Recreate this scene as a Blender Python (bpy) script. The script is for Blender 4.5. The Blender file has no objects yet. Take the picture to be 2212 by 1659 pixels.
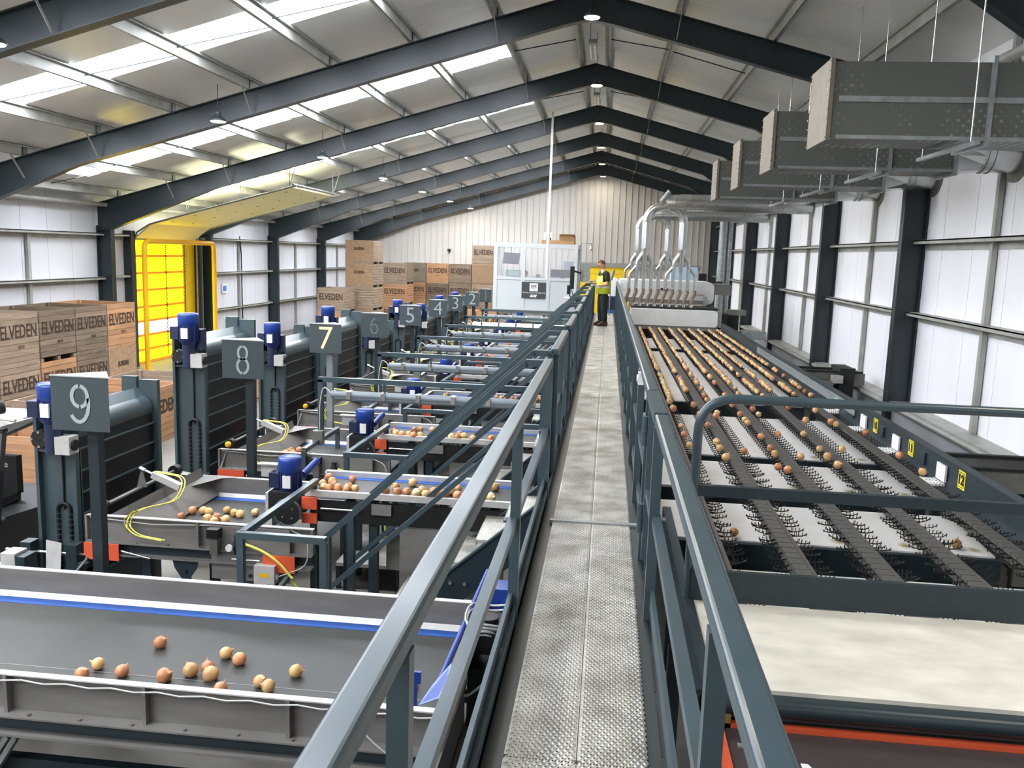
import bpy, bmesh, math, random
from math import pi, sin, cos, radians, sqrt
from mathutils import Vector, Matrix
random.seed(7)
SC = bpy.context.scene
COL = SC.collection
CZ = 3.83          # eye height above the floor; all coordinates below are relative to the eye, lifted at the end

# ------------------------------------------------------------------ camera
cam = bpy.data.cameras.new('camera'); cam.sensor_width = 36; cam.lens = 36*1850/2212; cam.clip_start = .05; cam.clip_end = 200
camo = bpy.data.objects.new('camera', cam); COL.objects.link(camo)
R_, U_, F_ = Vector((0.9934, 0.1106, 0.0314)).normalized(), Vector((-0.0480, 0.1470, 0.9880)).normalized(), Vector((-0.1049, 0.9829, -0.1512)).normalized()
R_ = F_.cross(U_).normalized(); U_ = R_.cross(F_).normalized()
camo.matrix_world = Matrix(((R_.x, U_.x, -F_.x, 0), (R_.y, U_.y, -F_.y, 0), (R_.z, U_.z, -F_.z, 0), (0, 0, 0, 1)))
SC.camera = camo

# ------------------------------------------------------------------ world and exposure
W = bpy.data.worlds.new('world'); SC.world = W; W.use_nodes = True
W.node_tree.nodes['Background'].inputs[0].default_value = (.75, .85, 1, 1)
W.node_tree.nodes['Background'].inputs[1].default_value = 1.0
SC.view_settings.view_transform = 'Standard'; SC.view_settings.look = 'None'
SC.view_settings.exposure = 0.68; SC.view_settings.gamma = 1; SC.view_settings.use_curve_mapping = False
SKY_E = 21.0       # rooflight strips
LAMP_E = 40.0      # high bay lamps, watts each
YEL_E = 2.6        # daylight through the yellow curtain door

# ------------------------------------------------------------------ materials
def lin(h):
    c = [int(h[i:i+2], 16)/255 for i in (0, 2, 4)]
    return [(x/12.92 if x <= .04045 else ((x+.055)/1.055)**2.4) for x in c]
MATS = {}
def mat(name, hexc, rough=.5, metal=0, noise=0, scale=6, bump=0, coat=0, stretch=(1, 1, 1), emit=0, alt=None, alpha=1, trans=0, rand=0, detail=4):
    m = bpy.data.materials.new(name); m.use_nodes = True; nt = m.node_tree; b = nt.nodes['Principled BSDF']
    c = lin(hexc); b.inputs['Base Color'].default_value = (*c, 1); b.inputs['Roughness'].default_value = rough; b.inputs['Metallic'].default_value = metal
    if coat: b.inputs['Coat Weight'].default_value = coat; b.inputs['Coat Roughness'].default_value = .15
    if trans: b.inputs['Transmission Weight'].default_value = trans
    if alpha < 1: b.inputs['Alpha'].default_value = alpha
    if emit:
        b.inputs['Emission Color'].default_value = (*c, 1); b.inputs['Emission Strength'].default_value = emit
    if noise or bump:
        tc = nt.nodes.new('ShaderNodeTexCoord'); mp = nt.nodes.new('ShaderNodeMapping'); mp.inputs['Scale'].default_value = stretch
        n = nt.nodes.new('ShaderNodeTexNoise'); n.inputs['Scale'].default_value = scale; n.inputs['Detail'].default_value = detail
        nt.links.new(tc.outputs['Object'], mp.inputs['Vector'])
        if rand:
            oi = nt.nodes.new('ShaderNodeObjectInfo'); ml = nt.nodes.new('ShaderNodeMath'); ml.operation = 'MULTIPLY'; ml.inputs[1].default_value = 40
            cb = nt.nodes.new('ShaderNodeCombineXYZ'); nt.links.new(oi.outputs['Random'], ml.inputs[0])
            for i in range(3): nt.links.new(ml.outputs[0], cb.inputs[i])
            nt.links.new(cb.outputs[0], mp.inputs['Location'])
        nt.links.new(mp.outputs[0], n.inputs['Vector'])
        if noise:
            r = nt.nodes.new('ShaderNodeMix'); r.data_type = 'RGBA'
            d = [max(0, x*(1-noise)) for x in c]; l = lin(alt) if alt else [min(1, x*(1+noise*.6)) for x in c]
            r.inputs['A'].default_value = (*d, 1); r.inputs['B'].default_value = (*l, 1)
            cr = nt.nodes.new('ShaderNodeMapRange'); cr.inputs['From Min'].default_value = .3; cr.inputs['From Max'].default_value = .7
            nt.links.new(n.outputs['Fac'], cr.inputs['Value']); nt.links.new(cr.outputs[0], r.inputs['Factor'])
            out = r.outputs['Result']
            if rand:
                hs = nt.nodes.new('ShaderNodeHueSaturation'); mr = nt.nodes.new('ShaderNodeMapRange')
                mr.inputs['To Min'].default_value = 1-rand; mr.inputs['To Max'].default_value = 1+rand*.6
                nt.links.new(oi.outputs['Random'], mr.inputs['Value']); nt.links.new(mr.outputs[0], hs.inputs['Value'])
                nt.links.new(out, hs.inputs['Color']); out = hs.outputs[0]
            nt.links.new(out, b.inputs['Base Color'])
        if bump:
            bp = nt.nodes.new('ShaderNodeBump'); bp.inputs['Strength'].default_value = bump; bp.inputs['Distance'].default_value = .02
            nt.links.new(n.outputs['Fac'], bp.inputs['Height']); nt.links.new(bp.outputs[0], b.inputs['Normal'])
    MATS[name] = m; return m
steel = mat('painted_steel', '242f33', .38, 0, .12, 3)
rail = mat('rail_paint', '3d4e54', .34, 0, .10, 5, .02, coat=.12)
beam = mat('machine_paint', '223036', .45, 0, .15, 4)
tower_m = mat('tower_paint', '3f4f53', .4, 0, .12, 3, coat=.2)
galv = mat('galvanised', '9aa0a0', .42, .5, .22, 9, .02)
purl_m = mat('purlin_zinc', 'a8a9a2', .5, .25, .2, 3)
stain = mat('stainless', '827f7b', .45, .3, .16, 2.5, 0, stretch=(1, 1, 5))
lip = mat('bright_lip', 'c6c4bf', .4, .2, .12, 10)
duct = mat('duct_steel', '7e7e77', .45, .3, .35, 2.2, .03)
pipe = mat('spiral_duct', 'c3c5c3', .27, .85, .1, 5)
flex = mat('flexible_hose', '84715a', .5, .2, .3, 30)
belt_g = mat('belt_grey', '343532', .55, 0, .18, 2.5, .02)
belt_b = mat('belt_blue', '1b52a2', .5, 0, .12, 4)
belt_k = mat('flight_belt', '0a1013', .55, 0, .3, 3, coat=.08)
rubber = mat('black_plastic', '131313', .5, 0, .2, 10)
chain = mat('chain_link', '504f4c', .6, 0, .15, 15)
blue = mat('motor_blue', '143a8c', .38, 0, .1, 6, coat=.2)
navy = mat('navy', '1a2442', .5)
orange = mat('guard_orange', 'dd5a35', .5, 0, .08, 5)
white = mat('white_plastic', 'e8e8e6', .4, 0, .05, 4)
whitep = mat('white_panel', 'e4e4e6', .5, 0, .05, .6)
cabw = mat('cabin_white', 'c5cbce', .4)
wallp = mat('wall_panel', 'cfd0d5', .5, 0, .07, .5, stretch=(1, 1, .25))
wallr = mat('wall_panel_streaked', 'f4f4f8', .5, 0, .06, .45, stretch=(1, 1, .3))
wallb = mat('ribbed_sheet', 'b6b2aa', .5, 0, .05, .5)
roofm = mat('roof_sheet', 'e2e2de', .3, 0, .05, .6)
conc = mat('concrete_floor', '69665e', .6, 0, .28, 1.4, .02)
board = mat('stained_board', 'eceae2', .5, 0, .11, 5, 0, alt='f0efe9', stretch=(1, 2.5, 1))
ply = mat('footprinted_board', 'dad6c8', .6, 0, .17, 4, 0, stretch=(1, 2, 1), detail=12)
yel = mat('yellow_paint', 'f0b512', .4, 0, .05, 5)
yelp = mat('yellow_sheet', 'e9c40f', .5, 0, .05, 2)
hose_y = mat('yellow_hose', 'd9d35c', .4)
cable = mat('grey_cable', 'b3b3b0', .5)
blackp = mat('black', '0b0b0b', .5)
darkg = mat('dark_rubber_sheet', '3a3433', .6, 0, .2, 2)
ink = mat('stencil_ink', '2c1d14', .8, 0, .5, 30, alt='4a3524')
screen = mat('screen_glass', '23262c', .15, 0, .3, 2)
card = mat('cardboard', 'a98259', .8, 0, .1, 6)
chrome = mat('bright_bolt', 'd8d8d8', .2, .9)
lampg = mat('lamp_lens', 'ffe2a8', .4, emit=45)
tubeon = mat('lit_tube', 'fff8e0', .4, emit=5)
tubeoff = mat('tube_housing', '7c868c', .35, 0, .05, 5)
sky_m = mat('rooflight_sheet', 'f0f5ff', .5, emit=SKY_E)
yel_l = mat('backlit_curtain', 'ffea00', .5, emit=YEL_E)
yel_s = mat('curtain_seam', 'd98400', .5, emit=.3)
clr_l = mat('backlit_clear', 'ffffff', .5, emit=3.0)
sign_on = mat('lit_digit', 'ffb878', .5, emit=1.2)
sign_off = mat('digit_white', '9ea8aa', .5)
sign_dim = mat('digit_dim', '6b7779', .5)
glass = mat('cabin_glass', 'e6e8f2', .05, alpha=.16)
dark_m = mat('near_black', '1b201f', .7)  # one even near-black colour shared by many parts
W_ORG = mat('wood_orange', 'ad835e', .7, 0, .25, 4, 0, stretch=(.4, .4, 4), rand=.2)
W_PALE = mat('wood_pale', '988470', .75, 0, .28, 4, 0, stretch=(.4, .4, 4), rand=.22)
W_GREY = mat('wood_grey', '7f6e5c', .8, 0, .3, 4, 0, stretch=(.4, .4, 4), rand=.24)
W_OLD = mat('wood_old', '6d6452', .8, 0, .25, 4, 0, stretch=(.4, .4, 4), rand=.1)
W_OSB = mat('wood_board', '9c8063', .8, 0, .25, 12, 0, rand=.08)
ON1 = mat('onion_skin_tan', 'd9a468', .4, 0, .3, 9, 0, rand=.16, alt='ecc487', stretch=(1, 1, .3), coat=.15)
ON2 = mat('onion_skin_red', 'c27a50', .4, 0, .3, 9, 0, rand=.16, alt='dd9c6c', stretch=(1, 1, .3), coat=.15)
ON3 = mat('onion_skin_pale', 'd8bd82', .4, 0, .25, 9, 0, rand=.12, alt='ead9a4', stretch=(1, 1, .3), coat=.15)

# perforated walkway plank far away: fine relief only
def grate_mat():
    m = bpy.data.materials.new('walkway_plank'); m.use_nodes = True; nt = m.node_tree; b = nt.nodes['Principled BSDF']
    b.inputs['Metallic'].default_value = .35; b.inputs['Roughness'].default_value = .5
    tc = nt.nodes.new('ShaderNodeTexCoord'); mp = nt.nodes.new('ShaderNodeMapping'); mp.inputs['Scale'].default_value = (44, 44, 44)
    v = nt.nodes.new('ShaderNodeTexVoronoi'); v.inputs['Scale'].default_value = 1; v.inputs['Randomness'].default_value = 0
    nt.links.new(tc.outputs['Object'], mp.inputs[0]); nt.links.new(mp.outputs[0], v.inputs['Vector'])
    n = nt.nodes.new('ShaderNodeTexNoise'); n.inputs['Scale'].default_value = 5; n.inputs['Detail'].default_value = 9
    nt.links.new(tc.outputs['Object'], n.inputs['Vector'])
    cr = nt.nodes.new('ShaderNodeValToRGB'); e = cr.color_ramp.elements
    e[0].position = .25; e[0].color = (*lin('8f8b80'), 1); e[1].position = .62; e[1].color = (*lin('c4c2ba'), 1)
    nt.links.new(n.outputs['Fac'], cr.inputs[0])
    bp = nt.nodes.new('ShaderNodeBump'); bp.invert = True; bp.inputs['Strength'].default_value = .5; bp.inputs['Distance'].default_value = .006
    nt.links.new(v.outputs['Distance'], bp.inputs['Height']); nt.links.new(bp.outputs[0], b.inputs['Normal'])
    nt.links.new(cr.outputs[0], b.inputs['Base Color']); return m
plank_m = grate_mat()
def duct_mat():
    m = bpy.data.materials.new('perforated_duct'); m.use_nodes = True; nt = m.node_tree; b = nt.nodes['Principled BSDF']
    b.inputs['Metallic'].default_value = .3; b.inputs['Roughness'].default_value = .5
    tc = nt.nodes.new('ShaderNodeTexCoord'); mp = nt.nodes.new('ShaderNodeMapping'); mp.inputs['Scale'].default_value = (13, 14, 14)
    mp.inputs['Rotation'].default_value = (0, .785, 0)
    v = nt.nodes.new('ShaderNodeTexVoronoi'); v.inputs['Scale'].default_value = 1; v.inputs['Randomness'].default_value = .12
    nt.links.new(tc.outputs['Object'], mp.inputs[0]); nt.links.new(mp.outputs[0], v.inputs['Vector'])
    n = nt.nodes.new('ShaderNodeTexNoise'); n.inputs['Scale'].default_value = 1.8; n.inputs['Detail'].default_value = 5
    nt.links.new(tc.outputs['Object'], n.inputs['Vector'])
    a = nt.nodes.new('ShaderNodeMapRange'); a.inputs['From Min'].default_value = .42; a.inputs['From Max'].default_value = .12; nt.links.new(v.outputs['Distance'], a.inputs['Value'])
    k = nt.nodes.new('ShaderNodeMapRange'); k.inputs['From Min'].default_value = .48; k.inputs['From Max'].default_value = .6; nt.links.new(n.outputs['Fac'], k.inputs['Value'])
    ml = nt.nodes.new('ShaderNodeMath'); ml.operation = 'MULTIPLY'; nt.links.new(a.outputs[0], ml.inputs[0]); nt.links.new(k.outputs[0], ml.inputs[1])
    r = nt.nodes.new('ShaderNodeMix'); r.data_type = 'RGBA'; r.inputs['A'].default_value = (*lin('656761'), 1); r.inputs['B'].default_value = (*lin('c0c2ba'), 1)
    nt.links.new(ml.outputs[0], r.inputs['Factor']); nt.links.new(r.outputs['Result'], b.inputs['Base Color']); return m
ductp = duct_mat()

# ------------------------------------------------------------------ mesh building
ORG = {}
def V(*a): return Vector(a)
class MB:
    def __init__(s): s.v = []; s.f = []; s.sm = []
    def add(s, vs, fs, smooth=False):
        o = len(s.v); s.v += [tuple(p) for p in vs]
        for f in fs: s.f.append(tuple(i+o for i in f)); s.sm.append(smooth)
        return s
    def box(s, x0, x1, y0, y1, z0, z1):
        vs = [(x0,y0,z0),(x1,y0,z0),(x1,y1,z0),(x0,y1,z0),(x0,y0,z1),(x1,y0,z1),(x1,y1,z1),(x0,y1,z1)]
        return s.add(vs, [(0,3,2,1),(4,5,6,7),(0,1,5,4),(1,2,6,5),(2,3,7,6),(3,0,4,7)])
    def obox(s, c, ax, ay, az, dx, dy, dz):
        c = Vector(c); vs = []
        for k in (-1, 1):
            for (i, j) in ((-1,-1),(1,-1),(1,1),(-1,1)): vs.append(c+ax*(i*dx/2)+ay*(j*dy/2)+az*(k*dz/2))
        return s.add(vs, [(0,3,2,1),(4,5,6,7),(0,1,5,4),(1,2,6,5),(2,3,7,6),(3,0,4,7)])
    def bar(s, p, q, w, h, up=(0, 0, 1)):          # rectangular tube: w across, h along 'up'
        p, q = Vector(p), Vector(q); d = (q-p); L = d.length; d.normalize(); u = Vector(up)
        a = d.cross(u)
        if a.length < 1e-4: a = d.cross(Vector((0, 1, 0)))
        a.normalize(); u = a.cross(d).normalized()
        return s.obox((p+q)/2, d, a, u, L, w, h)
    def cyl(s, p, q, r0, r1=None, n=16, cap=True, smooth=True):
        p, q = Vector(p), Vector(q); r1 = r0 if r1 is None else r1; d = (q-p).normalized()
        a = d.cross(Vector((0, 0, 1)));
        if a.length < 1e-3: a = Vector((1, 0, 0))
        a.normalize(); b = d.cross(a); vs = []
        for c, r in ((p, r0), (q, r1)):
            for i in range(n): t = 2*pi*i/n; vs.append(c+a*(r*cos(t))+b*(r*sin(t)))
        s.add(vs, [(i, (i+1) % n, n+(i+1) % n, n+i) for i in range(n)], smooth)
        if cap: s.add(vs, [tuple(range(n))[::-1], tuple(range(n, 2*n))])
        return s
    def tube(s, pts, r, n=8, smooth=True, closed=False):
        pts = [Vector(p) for p in pts]; vs = []; rs = r if isinstance(r, (list, tuple)) else [r]*len(pts)
        a = None
        for i, p in enumerate(pts):
            d = (pts[min(i+1, len(pts)-1)]-pts[max(i-1, 0)]).normalized()
            if a is None:
                a = d.cross(Vector((0, 0, 1)));
                if a.length < 1e-3: a = Vector((1, 0, 0))
            else: a = a-d*a.dot(d)
            a.normalize(); b = d.cross(a)
            for k in range(n): t = 2*pi*k/n; vs.append(p+a*(rs[i]*cos(t))+b*(rs[i]*sin(t)))
        fs = [(i*n+k, i*n+(k+1) % n, (i+1)*n+(k+1) % n, (i+1)*n+k) for i in range(len(pts)-1) for k in range(n)]
        s.add(vs, fs, smooth); s.add(vs, [tuple(range(n))[::-1], tuple(range(len(vs)-n, len(vs)))]); return s
    def poly(s, pts, ax, a, b):                       # prism of a polygon (2D pts) extruded along axis
        n = len(pts)
        def P(u, w, t): return {'x': (t, u, w), 'y': (u, t, w), 'z': (u, w, t)}[ax]
        vs = [P(u, w, a) for u, w in pts]+[P(u, w, b) for u, w in pts]
        return s.add(vs, [tuple(range(n)), tuple(range(n, 2*n))[::-1]]+[(i, i+n, (i+1) % n+n, (i+1) % n) for i in range(n)])
    def lathe(s, c, prof, n=14, axis='z'):
        vs = []
        for r, h in prof:
            for k in range(n):
                t = 2*pi*k/n; p = {'z': (r*cos(t), r*sin(t), h), 'x': (h, r*cos(t), r*sin(t)), 'y': (r*cos(t), h, r*sin(t))}[axis]
                vs.append((c[0]+p[0], c[1]+p[1], c[2]+p[2]))
        m = len(prof)
        s.add(vs, [(i*n+k, i*n+(k+1) % n, (i+1)*n+(k+1) % n, (i+1)*n+k) for i in range(m-1) for k in range(n)], True)
        s.add(vs, [tuple(range(n))[::-1], tuple(range((m-1)*n, m*n))]); return s
    def mesh(s, name, m, off=(0, 0, 0)):
        me = bpy.data.meshes.new(name); ox, oy, oz = off
        me.from_pydata([(x-ox, y-oy, z-oz) for x, y, z in s.v], [], s.f)
        if any(s.sm): me.polygons.foreach_set('use_smooth', s.sm)
        bm = bmesh.new(); bm.from_mesh(me); bmesh.ops.recalc_face_normals(bm, faces=bm.faces); bm.to_mesh(me); bm.free()
        if m: me.materials.append(m)
        return me
    def build(s, name, m, parent=None, **kw):
        if parent is None:
            xs, ys, zs = zip(*s.v); org = Vector(((min(xs)+max(xs))/2, (min(ys)+max(ys))/2, min(zs)))
        else: org = ORG[parent.name]
        o = bpy.data.objects.new(name, s.mesh(name, m, org)); COL.objects.link(o)
        if parent is None: o.location = org
        else: o.parent = parent
        ORG[o.name] = org
        for k, v in kw.items(): o[k] = v
        return o
def thing(name, label, cat, loc, group=None):
    o = bpy.data.objects.new(name, None); o.empty_display_size = .1; COL.objects.link(o); o.location = loc; ORG[o.name] = Vector(loc)
    o['label'] = label; o['category'] = cat
    if group: o['group'] = group
    return o
def tag(o, label, cat, group=None):
    o['label'] = label; o['category'] = cat
    if group: o['group'] = group
    return o
def inst(me, name, parent, loc, rot=None, scale=None):
    o = bpy.data.objects.new(name, me); COL.objects.link(o)
    if parent is not None: o.parent = parent; o.location = Vector(loc)-ORG[parent.name]
    else: o.location = loc
    if rot: o.rotation_euler = rot
    if scale: o.scale = scale if isinstance(scale, (tuple, list)) else (scale,)*3
    ORG[o.name] = Vector(loc)
    return o
def copy_tree(o, off, label=None, parent=None):
    c = o.copy(); COL.objects.link(c); ORG[c.name] = ORG[o.name]+Vector(off)
    if parent is not None: c.parent = parent
    else: c.location = o.location+Vector(off)
    if label: c['label'] = label
    for ch in list(o.children): copy_tree(ch, off, None, c)
    return c
def struct(o): o['kind'] = 'structure'; return o
def sroot(name, loc=(0, 0, 0)):
    o = bpy.data.objects.new(name, None); o.empty_display_size = .1; COL.objects.link(o); o.location = loc; ORG[o.name] = Vector(loc); o['kind'] = 'structure'; return o
_txt = {}
def text_mesh(s, m, size=1, bold=0.0, ext=.002, sx=1.0):
    k = (s, m.name, size, bold, sx)
    if k in _txt: return _txt[k]
    cu = bpy.data.curves.new('lettering', 'FONT'); cu.body = s; cu.size = size; cu.align_x = 'CENTER'; cu.align_y = 'CENTER'; cu.extrude = ext; cu.offset = bold; cu.resolution_u = 3
    o = bpy.data.objects.new('tmp', cu); COL.objects.link(o); dg = bpy.context.evaluated_depsgraph_get()
    me = bpy.data.meshes.new_from_object(o.evaluated_get(dg)); bpy.data.objects.remove(o); me.name = 'lettering'
    for v in me.vertices: v.co.x *= sx
    me.materials.clear(); me.materials.append(m); _txt[k] = me; return me
ROT_FRONT = (pi/2, 0, 0)         # text facing -y (towards the camera)
ROT_PX = (pi/2, 0, pi/2)         # text facing +x
ROT_NX = (pi/2, 0, -pi/2)        # text facing -x
def ordn(i): return ['first','second','third','fourth','fifth','sixth','seventh','eighth','ninth','tenth','eleventh','twelfth','thirteenth','fourteenth','fifteenth','sixteenth','seventeenth','eighteenth','nineteenth','twentieth'][i] if i < 20 else str(i+1)+'th'
# ================================================================== BUILDING SHELL
XL, XR, XI = -14.5, 5.9, -.57
YB, YF = 48.7, -8.5
FR = [17.1+6.22*k for k in range(-4, 6)]     # portal frames
RT, SL, SR = 4.92, .28, .262                 # rafter top at ridge and slopes
def ztop(x): return RT-(SL*(XI-x) if x < XI else SR*(x-XI))
def zsheet(x): return ztop(x)+.21
fl = MB().box(-15.2, 6.6, YF-.5, YB+.3, -CZ-.15, -CZ).build('floor', conc); struct(fl)
# ---- ceiling: insulated sheets and rooflights, purlins
ceil = sroot('ceiling', (XI, 20, 5))
def sheet(x0, x1, y0, y1, m, name, dz=0.0, th=.05):
    z0, z1 = zsheet(x0)+dz, zsheet(x1)+dz
    return MB().add([(x0,y0,z0),(x1,y0,z1),(x1,y1,z1),(x0,y1,z0),(x0,y0,z0+th),(x1,y0,z1+th),(x1,y1,z1+th),(x0,y1,z0+th)],
        [(0,3,2,1),(4,5,6,7),(0,1,5,4),(1,2,6,5),(2,3,7,6),(3,0,4,7)]).build(name, m, ceil)
sk = [(f+2.83, f+3.92) for f in FR[:-1]]
def yseg():
    ys = []; y = YF
    cuts = sorted([a for a, b in sk]+[b for a, b in sk])
    while y < YB-.01:
        nxt = [c for c in cuts if c > y+.01]; lim = nxt[0] if nxt else YB
        n = max(1, round((lim-y)/1.03)); st = (lim-y)/n
        for i in range(n): ys.append((y+i*st, y+(i+1)*st))
        y = lim
    return ys
for (a, b) in yseg():
    isk = any(abs(a-s[0]) < .02 for s in sk)
    sheet(XI, XR+.2, a+.006, b-.006, roofm, 'roof_panel')
    if isk:
        sheet(-2.35, XI, a+.006, b-.006, roofm, 'roof_panel'); sheet(-13.25, -2.35, a+.02, b-.02, sky_m, 'rooflight', .02, .02); sheet(XL-.2, -13.25, a+.006, b-.006, roofm, 'roof_panel')
    else: sheet(XL-.2, XI, a+.006, b-.006, roofm, 'roof_panel')
PX = [-2.35-1.64*i for i in range(8)]+[XI-.32, XI+.32]+[1.12, 2.85, 4.55]
def purlin(x):
    z = ztop(x); s = -1 if x < XI else 1
    MB().box(x-.012, x+.012, YF, YB, z+.01, z+.21).box(min(x, x+s*.07), max(x, x+s*.07), YF, YB, z+.01, z+.03).box(min(x, x-s*.07), max(x, x-s*.07), YF, YB, z+.185, z+.205).build('purlin', purl_m, ceil)
for x in PX: purlin(x)
sr = MB()
for f in FR[:-1]:
    for i in range(7): x0, x1 = PX[i], PX[i+1]; sr.cyl((x0, f+3.4, ztop(x0)+.06), (x1, f+3.25, ztop(x1)+.14), .011, n=6)
    sr.cyl((XI-.4, f+3.3, ztop(XI-.4)+.02), (-2.35, f+3.1, ztop(-2.35)+.1), .013, n=6); sr.cyl((XI+.4, f+3.3, ztop(XI+.4)+.02), (1.12, f+3.1, ztop(1.12)+.1), .013, n=6)
    sr.cyl((1.12, f+3.1, ztop(1.12)+.08), (2.85, f+3.3, ztop(2.85)+.1), .013, n=6)
sr.build('sag_rods', steel, ceil, kind='stuff')
# ---- steel portal frames
def portal(y, idx):
    t = thing('portal_frame', ('dark grey steel portal frame, ' + (ordn(idx)+' one ahead along the roof' if idx >= 0 else ordn(-idx-1)+' one back behind the viewer')), 'steel frame', (XI, y, -CZ), 'steel portal frames of the hall')
    w = .1
    xl, xr = XL+.45, XR-.45
    # left column (I-section)
    def column(x0, x1, inner, top, s):
        MB().box(min(inner, inner-s*.02), max(inner, inner-s*.02), y-w, y+w, -CZ, top).box(min(x0, x1), max(x0, x1), y-.008, y+.008, -CZ, top).box(min(x0, x0+s*.02), max(x0, x0+s*.02), y-w, y+w, -CZ, top+.1).build('column', steel, t)
    column(XL+.02, xl, xl, .3, 1); column(XR-.02, xr, xr, 2.2, -1)
    zb = lambda x: ztop(x)-.50
    def rafter(top, bot):
        mb = MB().poly(top+bot[::-1], 'y', y-.008, y+.008)
        for path, sg in ((top, -1), (bot, 1)):
            for (xa, za), (xb, zb_) in zip(path[:-1], path[1:]):
                mb.add([(xa,y-w,za),(xb,y-w,zb_),(xb,y+w,zb_),(xa,y+w,za),(xa,y-w,za+sg*.02),(xb,y-w,zb_+sg*.02),(xb,y+w,zb_+sg*.02),(xa,y+w,za+sg*.02)],
                       [(0,3,2,1),(4,5,6,7),(0,1,5,4),(1,2,6,5),(2,3,7,6),(3,0,4,7)])
        mb.build('rafter', steel, t)
    rafter([(XL+.02, ztop(XL)), (XI, RT)], [(XL+.02, .25), (xl, .3), (-10.9, zb(-10.9)), (XI-.45, zb(XI-.45)), (XI, zb(XI)-.03)])
    rafter([(XI, RT), (XR-.02, ztop(XR))], [(XI, zb(XI)-.03), (XI+.45, zb(XI+.45)), (3.6, zb(3.6)), (xr, 2.1), (XR-.02, 2.05)])
    fb = MB()
    for x in (-2.35, -7.27, -10.55, -12.2, 1.12):
        for dy in (-.45,): MB().bar((x, y+dy, ztop(x)+.05), (x+(.05 if x < XI else -.05), y-.08, ztop(x)-.44), .045, .01, up=(1, 0, 0)).build('fly_brace', purl_m, t)
    cl = MB()
    for x in PX: cl.box(x+.013, x+.03, y-.07, y+.07, ztop(x), ztop(x)+.19)
    cl.build('purlin_cleats', steel, t, kind='stuff')
    bt = MB()
    for i in range(5): bt.cyl((xl+.03, y-.13, .85-.28*i), (xl+.03, y-.1, .85-.28*i), .018, n=6)
    bt.build('bolts', steel, t, kind='stuff')
for i, y in enumerate(FR): portal(y, i-3 if i >= 3 else i-3)
# ---- side walls
def side_wall(name, X, s, ztopw, girts, m, pitch):
    r = sroot(name, (X, 20, -CZ))
    n = int((YB-YF)/pitch)
    for i in range(n):
        a = YF+i*pitch; b = a+pitch
        if name == 'wall_left' and 24.85 < (a+b)/2 < 29.15: 
            if True: MB().box(min(X, X-s*.08), max(X, X-s*.08), a+.006, b-.006, .15, ztopw).build('wall_panel', m, r); continue
        MB().box(min(X, X-s*.08), max(X, X-s*.08), a+.006, b-.006, -CZ+.0, ztopw).build('wall_panel', m, r)
    MB().box(min(X-s*.09, X-s*.1), max(X-s*.09, X-s*.1), YF, YB, -CZ if name == 'wall_right' else .1, ztopw).build('outer_skin', m, r)
    for (f0, f1) in zip(FR[:-1], FR[1:]):
        for z in girts:
            if name == 'wall_left' and 22 < f0 < 28 and z < .1:
                MB().box(X, X+s*.2, f0+.05, f0+1.5, z-.03, z+.03).build('girt', purl_m, r); continue
            MB().box(min(X, X+s*.22), max(X, X+s*.22), f0+.05, f1-.05, z-.012, z+.012).box(min(X+s*.2, X+s*.22), max(X+s*.2, X+s*.22), f0+.05, f1-.05, z-.06, z+.01).box(min(X, X+s*.02), max(X, X+s*.02), f0+.05, f1-.05, z-.17, z).build('girt', purl_m, r)
        ym = (f0+f1)/2
        if not (name == 'wall_left' and 22 < f0 < 28):
            MB().box(min(X+s*.02, X+s*.1), max(X+s*.02, X+s*.1), ym-.05, ym+.05, -CZ, min(girts[0]+(2.2 if s < 0 else 0), ztopw-.1)).build('wall_post', purl_m, r)
    return r
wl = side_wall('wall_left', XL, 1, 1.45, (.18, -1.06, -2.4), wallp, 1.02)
MB().cyl((XL+.28, YF, .98), (XL+.28, YB, .98), .06, n=12).build('eaves_tube', purl_m, wl)
wr = side_wall('wall_right', XR, -1, 3.6, (1.75, .46, -.88), wallr, 1.3)
MB().cyl((XR-.35, YF, 3.0), (XR-.35, YB, 3.0), .08, n=12).build('eaves_tube', purl_m, wr)
MB().box(XR-.3, XR, YF, YB, -CZ, -2.62).build('dado_wall', mat('dado_grey', '9fa0a4', .6, 0, .15, 1.2), wr)
MB().box(XR-.36, XR, YF, YB, -2.66, -2.6).cyl((XR-.4, YF, -2.66), (XR-.4, YB, -2.66), .045, n=10).build('dado_rail', purl_m, wr)
# back wall: ribbed steel sheets
wb = sroot('wall_back', (-4, YB, -CZ))
for i in range(20):
    a = XL+i*1.02; pts = []
    for k in range(3):
        x = a+k*.34; pts += [(x, YB), (x+.27, YB), (x+.285, YB-.045), (x+.325, YB-.045)]
    pts += [(a+1.018, YB), (a+1.018, YB+.05), (a, YB+.05)]
    zt = max(zsheet(a), zsheet(a+1.0))
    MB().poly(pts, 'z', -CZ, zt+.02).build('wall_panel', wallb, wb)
MB().box(XL, XR, YB+.06, YB+.1, -CZ, 5.4).build('outer_skin', wallb, wb)
wf = sroot('wall_front', (-4, YF, -CZ))
MB().box(XL-.2, XR+.2, YF-.1, YF, -CZ, 5.4).build('wall_panel', wallb, wf)
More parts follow.
